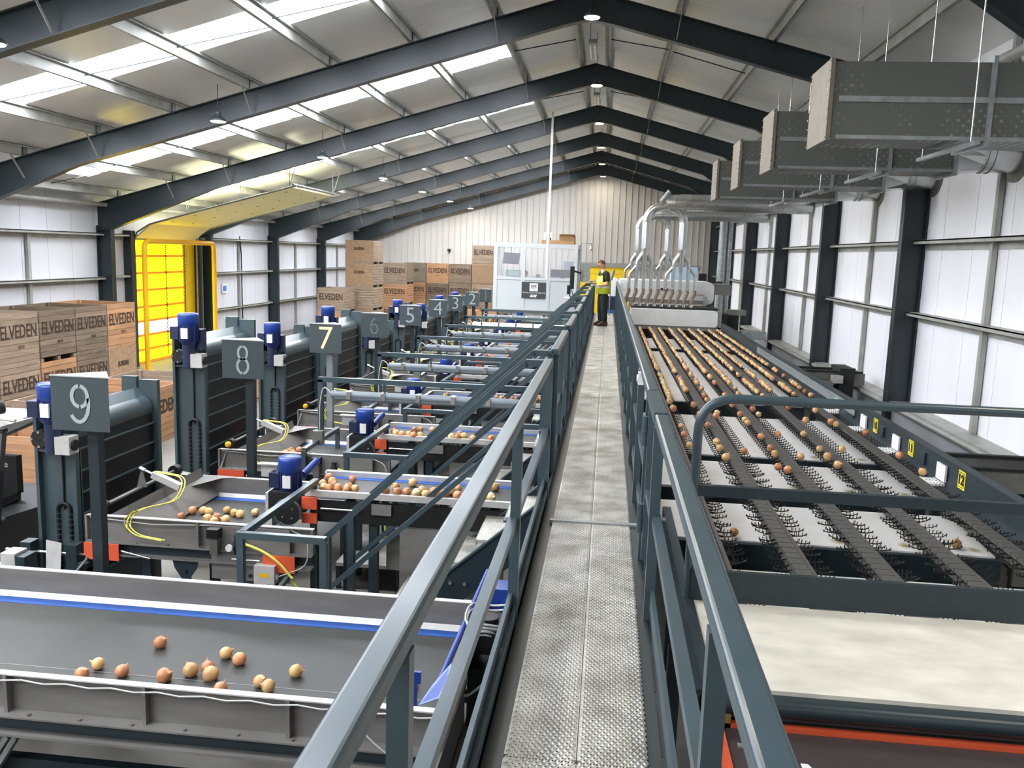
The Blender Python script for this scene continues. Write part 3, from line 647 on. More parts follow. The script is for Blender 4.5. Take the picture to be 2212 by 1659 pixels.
def dress(t, y0, xa, xb):
    zt = -2.38; zb = -2.585; y1 = y0+1.38
    for a, b in ((xa, xa+.32), (xb-.42, xb-.14)):
        MB().poly([(a, zb-.02), (b, zb-.02), (b, zb-.17), (a+.05, zb-.17), (a, zb-.13)], 'y', y0-.11, y0-.10).build('orange_guard', orange, t)
    MB().cyl((xa+.34, y0-.1, zb-.08), (xa+.6, y0-.1, zb-.13), .009, n=6).cyl((xb-.7, y0-.1, zb-.08), (xb-.45, y0-.1, zb-.08), .009, n=6).build('tension_rod', chrome, t)
    # shaft with yellow cap, cylinder and hoses
    xs = xa+.10
    MB().cyl((xs, y0-.03, zt+.06), (xs, y1, zt+.06), .018, n=10).build('pivot_shaft', duct, t)
    MB().lathe((xs, y0-.02, zt+.06), [(.055, .02), (.055, .09)], 12, 'y').lathe((xs, y1-.1, zt+.06), [(.06, 0), (.06, .08)], 12, 'y').build('shaft_bearing', rubber, t)
    MB().lathe((xs, y0-.05, zt+.06), [(.02, -.012), (.034, 0), (.034, .03)], 12, 'y').build('yellow_cap', yel, t)
    MB().poly([(xs-.05, zt+.06), (xs+.05, zt+.06), (xs+.0, zt+.25)], 'y', y0+.68, y0+.69).build('lever', stain, t)
    p, q = V(xs, y0+.66, zt+.25), V(xs+.42, y0+.62, zt+.10)
    MB().cyl(p, p+(q-p)*.35, .012, n=8).cyl(p, p+(q-p)*.12, .022, n=10).build('piston_rod', chrome, t)
    MB().bar(p+(q-p)*.32, q, .06, .06).build('air_cylinder', lip, t)
    h1 = fillet([tuple(p+(q-p)*.35+V(0, 0, .03)), (xs+.5, y0+.55, zt+.22), (xs+.52, y0+.35, zt+.05), (xs+.32, y0+.0, zt+.06), (xs+.25, y0-.07, zt-.02), (xs+.32, y0-.1, zt-.13), (xs+.62, y0-.12, zt-.16)], .12)
    MB().tube(h1, .006, 6).tube([v+V(.02, .02, 0) for v in h1], .006, 6).build('yellow_hose', hose_y, t)
    xv = xa+1.16
    MB().box(xv-.02, xv+.68, y0-.062, y0-.052, zb-.28, zt-.01).build('valve_panel', stain, t); VP = LAST()
    MB().box(xv, xv+.07, y0-.14, y0-.063, zt-.24, zt-.06).build('valve_block', duct, VP); MB().box(xv-.02, xv+.08, y0-.15, y0-.063, zt-.1, zt-.02).build('valve_cap', rubber, VP)
    MB().lathe((xv+.24, y0-.11, zt-.18), [(.03, -.05), (.04, 0), (.04, .05), (.03, .07), (.03, .12)], 10).build('regulator', rubber, VP)
    MB().lathe((xv+.18, y0-.16, zt-.17), [(.03, 0), (.03, .02)], 12, 'y').build('pressure_gauge', white, VP)
    MB().cyl((xv+.25, y0-.1, zt-.4), (xv+.25, y0-.1, zt-.25), .025, n=10).build('water_trap', lip, VP)
    MB().tube(fillet([(xv+.28, y0-.1, zt-.14), (xv+.6, y0-.12, zt-.22), (xv+.85, y0-.14, zt-.6), (xv+.85, y0-.1, -3.3)], .25), .012, 8).build('air_hose', hose_y, t)
    MB().box(xv+.4, xv+.58, y0-.16, y0-.063, zb-.26, zb-.1).box(xv+.58, xv+.6, y0-.14, y0-.09, zb-.22, zb-.18).build('junction_box', lip, VP); JB = LAST()
    MB().box(xv+.45, xv+.53, y0-.1615, y0-.1605, zb-.2, zb-.165).build('yellow_sticker', yel, t)
    MB().tube(fillet([(xv+.6, y0-.12, zb-.2), (xv+.85, y0-.1, zb-.1), (xv+.85, y0-.08, zt-.06), (xv+.68, y0-.03, zt-.02)], .1), .006, 6).tube([(xa+.02, y0-.03, zt-.02), (xa+.6, y0-.035, zt-.05), (xv, y0-.03, zt-.02)], .006, 6).build('cable', cable, t)
Y9 = 6.82
t9 = trough(Y9, -4.42, -2.38, 'grey trough conveyor level with the post sign numbered nine carrying loose onions')
dress(t9, Y9, -4.42, -2.38)
MB().box(-4.22, -4.05, Y9-.3, Y9-.15, -3.05, -2.88).build('white_switch_box', lip, t9); MB().cyl((-4.14, Y9-.22, -2.88), (-4.14, Y9-.22, -2.86), .05, n=12).build('switch_knob', rubber, LAST())
MB().box(-3.95, -3.7, Y9-.25, Y9, -3.0, -2.93).box(-3.9, -3.75, Y9-.2, Y9-.05, -3.1, -3.0).build('blue_tray', blue, t9)
MB().cyl((-3.75, Y9-.25, -3.13), (-3.35, Y9-.2, -3.13), .1, n=16).build('drive_motor', blue, t9)
for i in range(1, 9): copy_tree(t9, (0, P*i, 0), 'grey trough conveyor level with the post sign numbered '+NW[9-i])
t10 = trough(4.13, -5.6, -.76, 'big grey trough conveyor crossing the lower left foreground', near=True)
cb = MB()
for i in range(16):
    xa = -4.9+i*.26; cb.tube([(xa, 4.07, -2.395), (xa+.13, 4.065, -2.405), (xa+.26, 4.07, -2.395)], .005, 6)
cb.tube(fillet([(-1.25, 4.07, -2.4), (-1.1, 4.03, -2.55), (-.95, 4.0, -2.62)], .1), .005, 6)
cb.build('grey_cable', cable, t10)
MB().poly([(-1.12, -2.62), (-.86, -2.62), (-.86, -2.28), (-.93, -2.22), (-1.12, -2.2)], 'y', 4.2, 5.45).build('end_chute', darkg, t10) if False else None
MB().box(-.8, -.77, 4.15, 5.45, -2.62, -2.4).build('end_plate', stain, t10)
for z in (-2.95, -3.3): MB().box(-5.6, -.8, 4.2, 4.26, z-.1, z).box(-5.6, -.8, 5.4, 5.46, z-.1, z).build('dark_underframe', beam, t10)  # dark beams added to darken the space under the near conveyor
MB().box(-5.5, -.9, 4.3, 5.35, -2.86, -2.8).build('dark_undersheet', darkg, t10)  # dark sheet added below the belt to deepen the shade there
MB().bar((-3.9, 4.25, -3.75), (-3.2, 4.1, -2.75), .03, .03).bar((-3.85, 4.25, -3.75), (-3.15, 4.1, -2.75), .03, .03).build('cross_brace', galv, t10)
shade_trough = trough(1.5, -5.6, -.76, 'added unseen trough conveyor below the lower left picture edge, shading the floor', near=True)  # added out of view to shade the floor at lower left
def at(px, py, Y):
    d = F_+R_*((px-1106)/1850)-U_*((py-829.5)/1850); return d*(Y/d.y)
ps = [at(975, 1432, 4.75), at(976, 1468, 4.6), at(948, 1508, 4.45), at(903, 1524, 4.35), at(935, 1478, 4.6)]
MB().add([tuple(p) for p in ps]+[tuple(p+V(.006, .01, -.004)) for p in ps], [(0, 1, 2, 3, 4), (9, 8, 7, 6, 5), (0, 1, 6, 5), (1, 2, 7, 6), (2, 3, 8, 7), (3, 4, 9, 8), (4, 0, 5, 9)]).build('blue_deflector', mat('deflector_blue', '6f82c6', .35, .2, .2, 5), t10)
p = at(898, 1475, 4.5); MB().box(p.x-.008, p.x+.008, p.y-.008, p.y+.008, p.z-.16, p.z+.02).box(p.x-.02, p.x+.03, p.y-.01, p.y+.01, p.z, p.z+.07).build('sensor_arm', blue, t10)
# motor at the right end of the near conveyor
m = thing('gearmotor', 'blue gearmotor with coiled grey cables at the near conveyor end', 'motor', (-.8, 5.5, -2.6))
MB().cyl((-.98, 4.7, -2.42), (-.84, 5.9, -2.12), .02, n=10).build('blue_arm', blue, m)
MB().box(-.86, -.66, 5.2, 5.5, -2.42, -2.25).build('gearbox', rubber, m)
MB().cyl((-.76, 5.35, -2.25), (-.76, 5.35, -2.22), .07, n=16).build('gearbox_cap', rubber, m)
MB().box(-.92, -.84, 5.2, 5.42, -2.5, -2.3).build('blue_flange', navy, m)
MB().cyl((-.62, 5.6, -2.3), (-.62, 6.0, -2.3), .11, n=18).build('motor_body', blue, m)
MB().box(-.78, -.66, 5.62, 5.8, -2.3, -2.14).build('terminal_box', blue, m)
for k in range(4):
    r = .13+.012*k; MB().tube([(-.76+r*cos(a)*.9, 5.35+r*sin(a)*1.2, -2.3+.03*k+.02*sin(3*a)) for a in [i*2*pi/20 for i in range(20)]], .008, 6).build('coiled_cable', cable, m)
MB().tube(fillet([(-.9, 5.2, -2.35), (-.95, 4.95, -2.45), (-.85, 4.8, -2.55), (-.6, 5.3, -2.5), (-.5, 5.8, -2.4)], .15), .009, 6).build('coiled_cable', cable, m)
MB().box(-.86, -.5, 5.15, 5.9, -2.9, -2.5).box(-.7, -.5, 5.2, 5.6, -CZ, -2.9).build('motor_stand', mat('green_black', '1c2a26', .5), m)
m.location += V(.08, 0, -.17)
o = thing('collecting_belt', 'dark blue belt in a steel channel running below the walkway edge', 'conveyor', (-.62, 3, -3.2))
MB().box(-.78, -.755, .5, 4.9, -2.95, -2.62).box(-.80, -.74, .5, 4.9, -2.63, -2.6).build('side_rail', stain, o)
MB().box(-.62, -.46, .5, 5.0, -2.98, -2.95).build('blue_belt', mat('belt_navy', '1c3c6e', .5, 0, .2, 4), o)
MB().box(-.75, -.62, .5, 5.0, -3.0, -2.9).build('belt_bed', darkg, o); MB().box(-.78, -.7, 1.0, 1.1, -CZ, -2.95).box(-.78, -.7, 4.6, 4.7, -CZ, -2.95).build('leg', beam, o)
# ================================================================== DISCHARGE BELTS (right part of each line)
def belt_unit(y):
    t = thing('discharge_belt', 'narrow discharge belt with many onions, level with the post sign numbered nine', 'conveyor', (-1.75, y+.3, -CZ), 'narrow discharge belts beside the walkway')
    xa, xb, z = -2.62, -.72, -2.2; y1 = y+.62
    MB().box(xa, xb, y+.02, y1-.02, z-.03, z).build('belt', belt_g, t)
    MB().box(xa+.05, xb, y1-.10, y1-.02, z, z+.003).build('blue_belt_edge', belt_b, t)
    MB().box(xa, xb, y-.02, y+.02, z-.025, z+.03).build('front_lip', lip, t); MB().box(xa, xb, y1-.02, y1+.035, z-.05, z+.05).build('rear_lip', lip, t)
    MB().box(xa+.1, xb, y+.0, y+.02, z-.26, z-.06).build('frame_beam', rubber, t)
    MB().box(xa-.02, xa+.12, y-.05, y-.02, z-.14, z-.03).build('orange_guard', orange, t); MB().box(xa-.02, xa+.12, y-.05, y-.02, z-.27, z-.18).build('orange_guard', orange, t)
    MB().cyl((xa+.15, y-.03, z-.13), (xa+.5, y-.03, z-.13), .01, n=6).build('tension_rod', chrome, t)
    MB().box(xa+.62, xa+.8, y-.03, y-.02, z-.16, z-.06).build('label_plate', stain, t)
    MB().box(-1.75, -.8, y+.02, y+.03, z-.9, z-.27).build('side_panel', stain, t)
    for px in (xa+.4, xa+.62, -.9): MB().box(px-.04, px+.04, y+.03, y+.1, -CZ, z-.06).build('leg', beam, t)
    MB().box(xa+.7, -1.3, y+.2, y+.22, z-.75, z-.35).build('slotted_panel', duct, t)
    motor(t, (-2.8, y+.1, -2.05), .105, .3)
    MB().box(-2.95, -2.66, y-.05, y+.28, -2.42, -2.2).build('gearbox', rubber, t)
    MB().lathe((-2.74, y-.12, -2.36), [(.115, 0), (.115, .05)], 20, 'y').build('gear_cover', rubber, t)
    MB().tube([(-2.74+.125*cos(a), y-.13, -2.36+.125*sin(a)) for a in [i*1.75*pi/18-.4 for i in range(19)]], .01, 6).build('guard_ring', rail, t)
    bo = MB()
    for a in range(4): bo.cyl((-2.74+.06*cos(a*pi/2+.7), y-.125, -2.36+.06*sin(a*pi/2+.7)), (-2.74+.06*cos(a*pi/2+.7), y-.135, -2.36+.06*sin(a*pi/2+.7)), .009, n=6)
    bo.build('bolts', chrome, LAST(), kind='stuff')
    MB().box(-2.99, -2.93, y-.02, y+.2, -2.55, -2.22).build('white_bracket', lip, t)
    MB().box(-3.1, -2.95, y+.16, y+.18, -2.12, -2.0).box(-3.12, -2.93, y+.12, y+.2, -2.0, -1.99).build('slotted_bracket', lip, t)
    MB().cyl((-2.75, y+.3, -2.12), (-2.70, y+.55, -2.04), .035, n=8).build('blue_arm', blue, t)
    return t
b9 = belt_unit(7.26)
for i in range(1, 9): copy_tree(b9, (0, P*i-.15*(i > 0), 0), 'narrow discharge belt level with the post sign numbered '+NW[9-i])
# ================================================================== FILLER TOWERS
def tower(y, zt, idx):
    n = 9-idx
    t = thing('box_filler', 'tall dark box filler elevator with ribbed belt behind the sign numbered '+NW[n], 'elevator', (-4.95, y+.7, -CZ), 'tall box filler elevators')
    x0, x1 = -5.04, -4.68; y1 = y+1.36; zl = -3.15
    MB().box(x0, x1, y, y+.012, zl, zt-.42).box(x0-.03, x0, y-.06, y+.03, zl, zt).box(x1-.04, x1, y-.06, y+.03, zl, zt-.42).box(x0, x1, y-.05, y, zt-.44, zt-.42).build('front_housing', tower_m, t)
    MB().box(x0, x0+.02, y+.03, y1, zl, zt-.1).build('rear_sheet', steel, t)
    MB().box(x0-.02, x1-.02, y1, y1+.015, zl, zt+.02).box(x1-.16, x1+.03, y1-.03, y1+.03, zl, zt+.03).build('far_housing', tower_m, t)
    MB().box(x0, x0+.16, y1-.03, y1+.03, zt-.3, zt+.06).build('far_upright', tower_m, t)
    MB().box(x0+.08, x1-.03, y+.03, y1-.04, zl+.1, zt-.28).build('ribbed_belt', belt_k, t)
    fm = MB().box(-.03, .012, -.65, .65, -.006, .006).mesh('flight', tower_m)
    k = 0; z = zt-.42
    while z > zl+.15: inst(fm, 'flight', t, (x1-.015, (y+y1)/2, z)); z -= .205
    MB().cyl((x1-.14, y+.03, zt-.26), (x1-.14, y1-.05, zt-.26), .125, n=20).build('top_roller', tower_m, t)
    MB().add([(x0+.02, y+.03, zt-.1), (x0+.02, y1, zt-.1), (x0+.16, y1, zt-.06), (x0+.16, y+.03, zt-.06), (x0+.25, y+.03, zt-.14), (x0+.25, y1, zt-.14)], [(0, 1, 2, 3), (3, 2, 5, 4)]).build('hood', tower_m, t)
    motor(t, (x1-.14, y-.14, zt+.05), .115, .32)
    MB().cyl((x1-.14, y-.14, zt-.42), (x1-.14, y-.14, zt-.1), .075, n=12).build('gear_column', navy, t)
    MB().box(x1-.08, x1+.0, y-.1, y+.02, zt-.22, zt+.02).build('blue_case', navy, t)
    MB().box(x1-.12, x1+.04, y-.2, y-.06, zt-.42, zt-.26).build('white_switch_box', lip, t); MB().cyl((x1+.04, y-.13, zt-.34), (x1+.06, y-.13, zt-.34), .05, n=12).build('switch_knob', rubber, LAST())
    MB().lathe((x0+.09, y-.16, zt-.3), [(.085, 0), (.085, .06)], 8, 'y').build('bearing_plate', rubber, t)
    bo = MB()
    for a in range(4): bo.cyl((x0+.09+.065*cos(a*pi/2), y-.17, zt-.3+.065*sin(a*pi/2)), (x0+.09+.065*cos(a*pi/2), y-.16, zt-.3+.065*sin(a*pi/2)), .012, n=6)
    bo.build('bolts', chrome, LAST(), kind='stuff')
    cc = MB(); xc = x0+.2; zc = -2.45 if idx < 1 else -2.15
    for sx in (-.06, .06):
        for k in range(14 if idx < 4 else 8): cc.box(xc+sx-.012, xc+sx+.012, y-.03, y-.005, zc-.05*k-.035, zc-.05*k)
    cc.tube([(xc+.06*cos(a), y-.018, zc+.06*sin(a)) for a in [i*pi/8 for i in range(9)]], .016, 6)
    cc.build('cable_chain', rubber, t)
    MB().tube([(xc, y-.01, zt-.46), (xc+.005, y-.015, (zt+zc)/2), (xc, y-.01, zc)], .009, 6).build('cable', rubber, t)
    # foot brackets
    if idx < 5:
        for bx in (x0-.12, x0+.32): MB().box(bx, bx+.1, y-.2, y-.08, -3.1, -2.72).build('foot_block', beam, t)
        MB().box(x0-.3, x1+.1, y-.16, y-.08, -3.08, -3.0).build('foot_beam', beam, t)
        MB().cyl((x0-.3, y-.14, -2.82), (x1+.15, y-.14, -2.82), .014, n=8).build('foot_rod', chrome, t)
        MB().add([(x0+.12, y-.2, -2.98), (x0+.26, y-.2, -2.98), (x0+.25, y-.15, -2.72), (x0+.1, y-.15, -2.7)], [(0, 1, 2, 3)]).build('white_plate', lip, t)
        MB().bar((x0-.45, y-.2, -3.7), (x0-.22, y-.2, -2.85), .16, .03, up=(0, 1, 0)).bar((x1-.12, y-.35, -3.75), (x1+.16, y-.25, -2.85), .05, .1, up=(0, 1, 0)).build('diagonal_stay', beam, t)
        MB().tube([(x1-.14, y-.42, -3.5), (x1+.1, y-.33, -2.95), (x1+.22, y-.3, -2.8), (x1+.32, y-.2, -2.42)], .012, 6).build('conduit', galv, t)
    MB().box(x0+.0, x1, y-.05, y1, -3.6, -3.15).box(x0, x0+.08, y, y+.08, -CZ, -3.6).box(x1-.08, x1, y, y+.08, -CZ, -3.6).box(x0, x0+.08, y1-.08, y1, -CZ, -3.6).box(x1-.08, x1, y1-.08, y1, -CZ, -3.6).build('base', beam, t)
for i, zt in enumerate((-1.47, -1.02, -1.32, -1.23, -1.6, -1.37, -1.6, -1.5, -1.5)): tower(7.1+2.52*i, zt, i)
# second far row of elevator heads seen between signs
# ================================================================== NUMBER SIGNS
def sign(n, x, y, z0, z1):
    w = (z1-z0)*1.12 if n > 3 else (z1-z0)*.95
    t = thing('post_sign', 'dark three-sided box sign on a post with large number '+NW[n], 'sign', (x, y+.2, -CZ), 'numbered post signs')
    MB().poly([(x-w/2, y), (x+w/2, y), (x+.04, y+w*.62)], 'z', z0, z1-.004).build('sign_box', mat('sign_paint', '3f4a4d', .45, 0, .08, 3) if n == 9 else MATS['sign_paint'], t)
    MB().poly([(x-w/2-.005, y-.005), (x+w/2+.005, y-.005), (x+.04, y+w*.63)], 'z', z1-.004, z1+.004).build('sign_lid', mat('sign_lid_grey', '9a9c98', .5) if n == 9 else MATS['sign_lid_grey'], t)
    MB().box(x-.02, x+.06, y+.1, y+.18, -CZ, z0).build('sign_post', steel if n != 7 else galv, t)
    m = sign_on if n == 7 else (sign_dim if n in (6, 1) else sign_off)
    H_ = z1-z0; zc = (z0+z1)/2
    def ribbon(path, wd, closed=False):
        mb = MB(); N = len(path)
        for i in range(N):
            a = Vector(path[i-1] if (closed or i) else path[0]); b = Vector(path[(i+1) % N] if (closed or i < N-1) else path[-1]); d = (b-a).normalized(); q = Vector((-d.y, d.x))*wd/2; p = Vector(path[i])
            mb.v += [(x+(p+q).x*H_, y-.004, zc+(p+q).y*H_), (x+(p-q).x*H_, y-.004, zc+(p-q).y*H_)]
        for i in range(N if closed else N-1): j = (i+1) % N; mb.f.append((2*i, 2*j, 2*j+1, 2*i+1)); mb.sm.append(False)
        mb.build('digit', m, t)
    def arc(cx, cy, rx, ry, a0, a1, k=20): return [(cx+rx*cos(radians(a0+(a1-a0)*i/k)), cy+ry*sin(radians(a0+(a1-a0)*i/k))) for i in range(k+1)]
    if n == 9:
        ribbon(arc(0, .14, .15, .19, 95, 265), .07); ribbon(arc(0, .14, .15, .19, 85, -85), .07); ribbon(arc(-.02, .02, .19, .35, 15, -140), .07)
    elif n == 8:
        ribbon(arc(0, .17, .12, .17, 95, 265), .06); ribbon(arc(0, .17, .12, .17, 85, -85), .06); ribbon(arc(0, -.17, .145, .19, 95, 265), .065); ribbon(arc(0, -.17, .145, .19, 85, -85), .065)
    elif n == 6:
        ribbon(arc(0, -.14, .14, .19, 95, 265), .055); ribbon(arc(0, -.14, .14, .19, 85, -85), .055); ribbon(arc(.08, -.08, .22, .38, 180, 100), .055)
    else: inst(text_mesh(str(n), m, size=H_*1.12, bold=-.004*(H_/.4), ext=.001), 'digit', t, (x, y-.003, zc-.02*H_), ROT_FRONT)
SG = [(9, -3.78, 5.65, -1.08, -.70), (8, -3.70, 8.25, -1.30, -.93), (7, -3.66, 10.85, -1.32, -.98), (6, -3.66, 13.45, -1.35, -.98)]
for n, a, b, c, e in ((9,108,243,814,931),(8,482,568,735,818),(7,671,735,700,763),(6,782,835,677,729),(5,864,908,660,703),(4,927,965,648,685),(3,968,999,639,672),(2,1006,1034,631,662),(1,1036,1061,625,653)):
    Y = 5.65+P*(9-n) if n != 2 else 23.7
    p = at((a+b)/2, e, Y); q = at((a+b)/2, c, Y); sign(n, round(p.x, 3), Y, round(p.z, 3), round(q.z, 3))
# ================================================================== LAMP STANDS OVER THE DISCHARGE BELTS
def lampstand(y, z, lit, i):
    t = thing('lamp_stand', 'square-tube stand with '+('a lit' if lit else 'an unlit')+' weatherproof tube lamp, '+ordn(i)+' from the viewer', 'lamp', (-2, y, -CZ), 'tube lamp stands over the conveyors')
    xa, xb = -3.42, -.52
    MB().bar((xa, y, z), (xb, y, z), .06, .06).build('top_bar', rail, t)
    MB().bar((xa+.03, y, z), (xa+.03, y, -2.35), .06, .06, up=(0, 1, 0)).build('post', rail, t); MB().bar((xb-.02, y, z), (xb-.02, y, -2.2), .06, .06, up=(0, 1, 0)).build('post', rail, t)
    for px in (-2.6, -1.4): MB().bar((px, y, z), (px, y+.02, z-.14), .03, .03, up=(0, 1, 0)).build('hanger', rail, t)
    MB().bar((xa+.03, y-.6, -2.33), (xa+.03, y+.65, -2.33), .05, .05).build('base_bar', rail, t)
    for yy in (y-.6, y+.65): MB().bar((xa+.03, yy, -2.33), (xa+.03, yy, -3.6), .05, .05, up=(0, 1, 0)).build('base_leg', rail, t)
    MB().cyl((xa+.2, y-.1, z-.16), (xb-.25, y-.1, z-.16), .05, n=12).build('lamp_housing', tubeon if lit else tubeoff, t); LH = LAST()
    MB().cyl((xa+.24, y-.1, z-.19), (xb-.29, y-.1, z-.19), .042, n=12).build('diffuser', tubeon if lit else tubeoff, t)
    for k in range(6):
        x = xa+.42+k*.42; MB().box(x-.025, x+.025, y-.165, y-.04, z-.2, z-.11).build('clip', chrome, LH)
    MB().tube(fillet([(xa+.2, y-.1, z-.16), (xa+.08, y-.06, z-.05), (xa+.03, y-.05, z-.3), (xa+.03, y-.05, -2.2)], .1), .008, 6).build('cable', cable, t)
    MB().box(xa-.03, xa+.09, y-.14, y-.04, -2.37, -2.2).build('switch_box', duct, t)
for i in range(6): lampstand(9.95+2.72*i, -1.585, i == 4, i)
# ================================================================== RIGHT SIDE: PLATFORM
o = thing('platform', 'cream footprinted board platform in the lower right corner', 'platform', (1.9, 4.1, -2.05))
MB().box(.56, 3.5, 3.66, 4.62, -1.90, -1.88).build('deck_board', ply, o)
MB().box(.50, .56, 3.6, 6.4, -2.05, -1.87).box(.44, .56, 3.6, 4.7, -1.9, -1.875).build('side_beam', beam, o)
MB().cyl((.5, 3.62, -1.94), (3.5, 3.62, -1.94), .04, n=12).box(.5, 3.5, 3.62, 3.66, -2.0, -1.9).build('front_beam', mat('beam_deep', '24343a', .4, 0, .1, 3), o)
MB().box(.53, .63, 3.58, 3.60, -2.03, -1.97).build('bracket', mat('brass_plate', '9a8150', .5, .3, .3, 20), o)
for x in (.6, 3.3): MB().box(x, x+.08, 3.7, 3.78, -CZ, -1.9).box(x, x+.08, 4.5, 4.58, -CZ, -1.9).build('leg', beam, o)
o = thing('end_rail', 'round-tube guard rail with toe board across the end of the cup conveyor', 'railing', (1.9, 4.66, -1.9))
MB().tube(fillet([(.53, 4.66, -1.9), (.53, 4.66, -.74), (3.55, 4.66, -.74), (3.55, 4.66, -1.9)], .2, 8), .026, 12).build('hoop_tube', rail, o)
MB().box(.54, 3.55, 4.64, 4.68, -1.285, -1.225).build('mid_rail', beam, o)
MB().box(.54, 3.55, 4.62, 4.65, -1.875, -1.70).build('toe_board', beam, o)
o = thing('hatch', 'dark rubber hatch with an orange-red frame below the board platform', 'hatch', (1.9, 3.2, -2.3), None)
MB().box(.60, 3.3, 2.0, 3.70, -2.07, -2.03).build('hatch_panel', darkg, o)
for a in ((.55, .595, 2.0, 3.58), (3.3, 3.34, 2.0, 3.58), (.55, 3.34, 3.58, 3.615), (.55, 3.34, 1.96, 2.0)): MB().box(*a, -2.05, -2.01).build('frame_bar', orange, o)
MB().box(.64, .72, 3.42, 3.45, -2.03, -2.02).build('latch', galv, o)
MB().add([(.88, 3.35, -2.028), (.91, 3.35, -2.028), (.95, 3.25, -2.028), (.88, 3.25, -2.028)], [(0, 1, 2, 3)]).build('paper_scrap', white, o)
for x in (.7, 3.1):
    for y in (2.1, 3.4): MB().box(x, x+.06, y, y+.06, -CZ, -2.07).build('leg', beam, o)
# ================================================================== CUP CONVEYOR
cc = thing('cup_conveyor', 'long cup conveyor with five dark chains over white boards, filled with onions', 'conveyor', (1.95, 15, -CZ))
CHX = [.87, 1.43, 1.99, 2.55, 3.11]; ZC = -2.07
lkL = MB().box(-.075, .022, -.05, .05, -.012, .012).mesh('chain_link', chain)
nlk = 0
far_links = MB()
for x in CHX:
    MB().box(x+.033, x+.065, 4.75, 25.4, ZC-.03, ZC-.002).box(x-.07, x+.06, 4.75, 25.4, ZC-.07, ZC-.03).build('chain_guide', chain, cc)
    for i in range(186):
        y = 4.8+i*.111
        if i < 56 and x > .9: inst(lkL, 'chain_link', cc, (x, y, ZC)); nlk += 1
        else: far_links.box(x-.075, x+.022, y-.05, y+.05, ZC-.012, ZC+.012)
far_links.build('chain_links', chain, cc, kind='stuff')
def cupmesh(mb, s, ox=0, oy=0, oz=0):
    # curved arm with upright prongs, one each side
    def B(p, q, w=.007): mb.bar((ox+s*p[0], oy+p[1], oz+p[2]), (ox+s*q[0], oy+q[1], oz+q[2]), w, w)
    B((.06, 0, -.02), (.10, .0, -.035), .014); B((.10, 0, -.035), (.16, -.005, -.028)); B((.16, -.005, -.028), (.195, -.01, -.008))
    for k in range(4): xx = .105+.028*k; B((xx, -.002*k, -.032+.006*max(0, k-2)), (xx+.002, -.004*k+.004, .0), .005)
    B((.09, 0, -.035), (.12, .035, -.05)); B((.12, .035, -.05), (.12, .04, -.015), .005)
cm = {s: None for s in (1, -1)}
for s in (1, -1): mb = MB(); cupmesh(mb, s); cm[s] = mb.mesh('cup_finger', rubber)
far = MB(); nc = 0
for i in range(186):
    y = 4.83+i*.111
    for x in CHX:
        for s in (-1, 1):
            if x < .9 and s < 0: continue
            if i < 33: inst(cm[s], 'cup_finger', cc, (x, y+random.uniform(-.012, .012), ZC), (random.uniform(-.35, .35), random.uniform(-.12, .12), random.uniform(-.22, .22))); nc += 1
            elif i < 110: cupmesh(far, s, x, y, ZC)
            else: far.box(min(x+s*.07, x+s*.19), max(x+s*.07, x+s*.19), y-.01, y+.01, ZC-.04, ZC-.02)
far.build('cup_fingers', rubber, cc, kind='stuff')
WHITE = [(4.75, 6.40), (7.26, 8.22), (8.98, 9.97), (10.54, 11.56), (11.60, 12.95), (14.5, 15.75), (15.82, 16.95), (17.0, 18.85), (19.0, 20.4), (20.45, 21.7), (23.0, 24.0), (24.05, 25.2)]
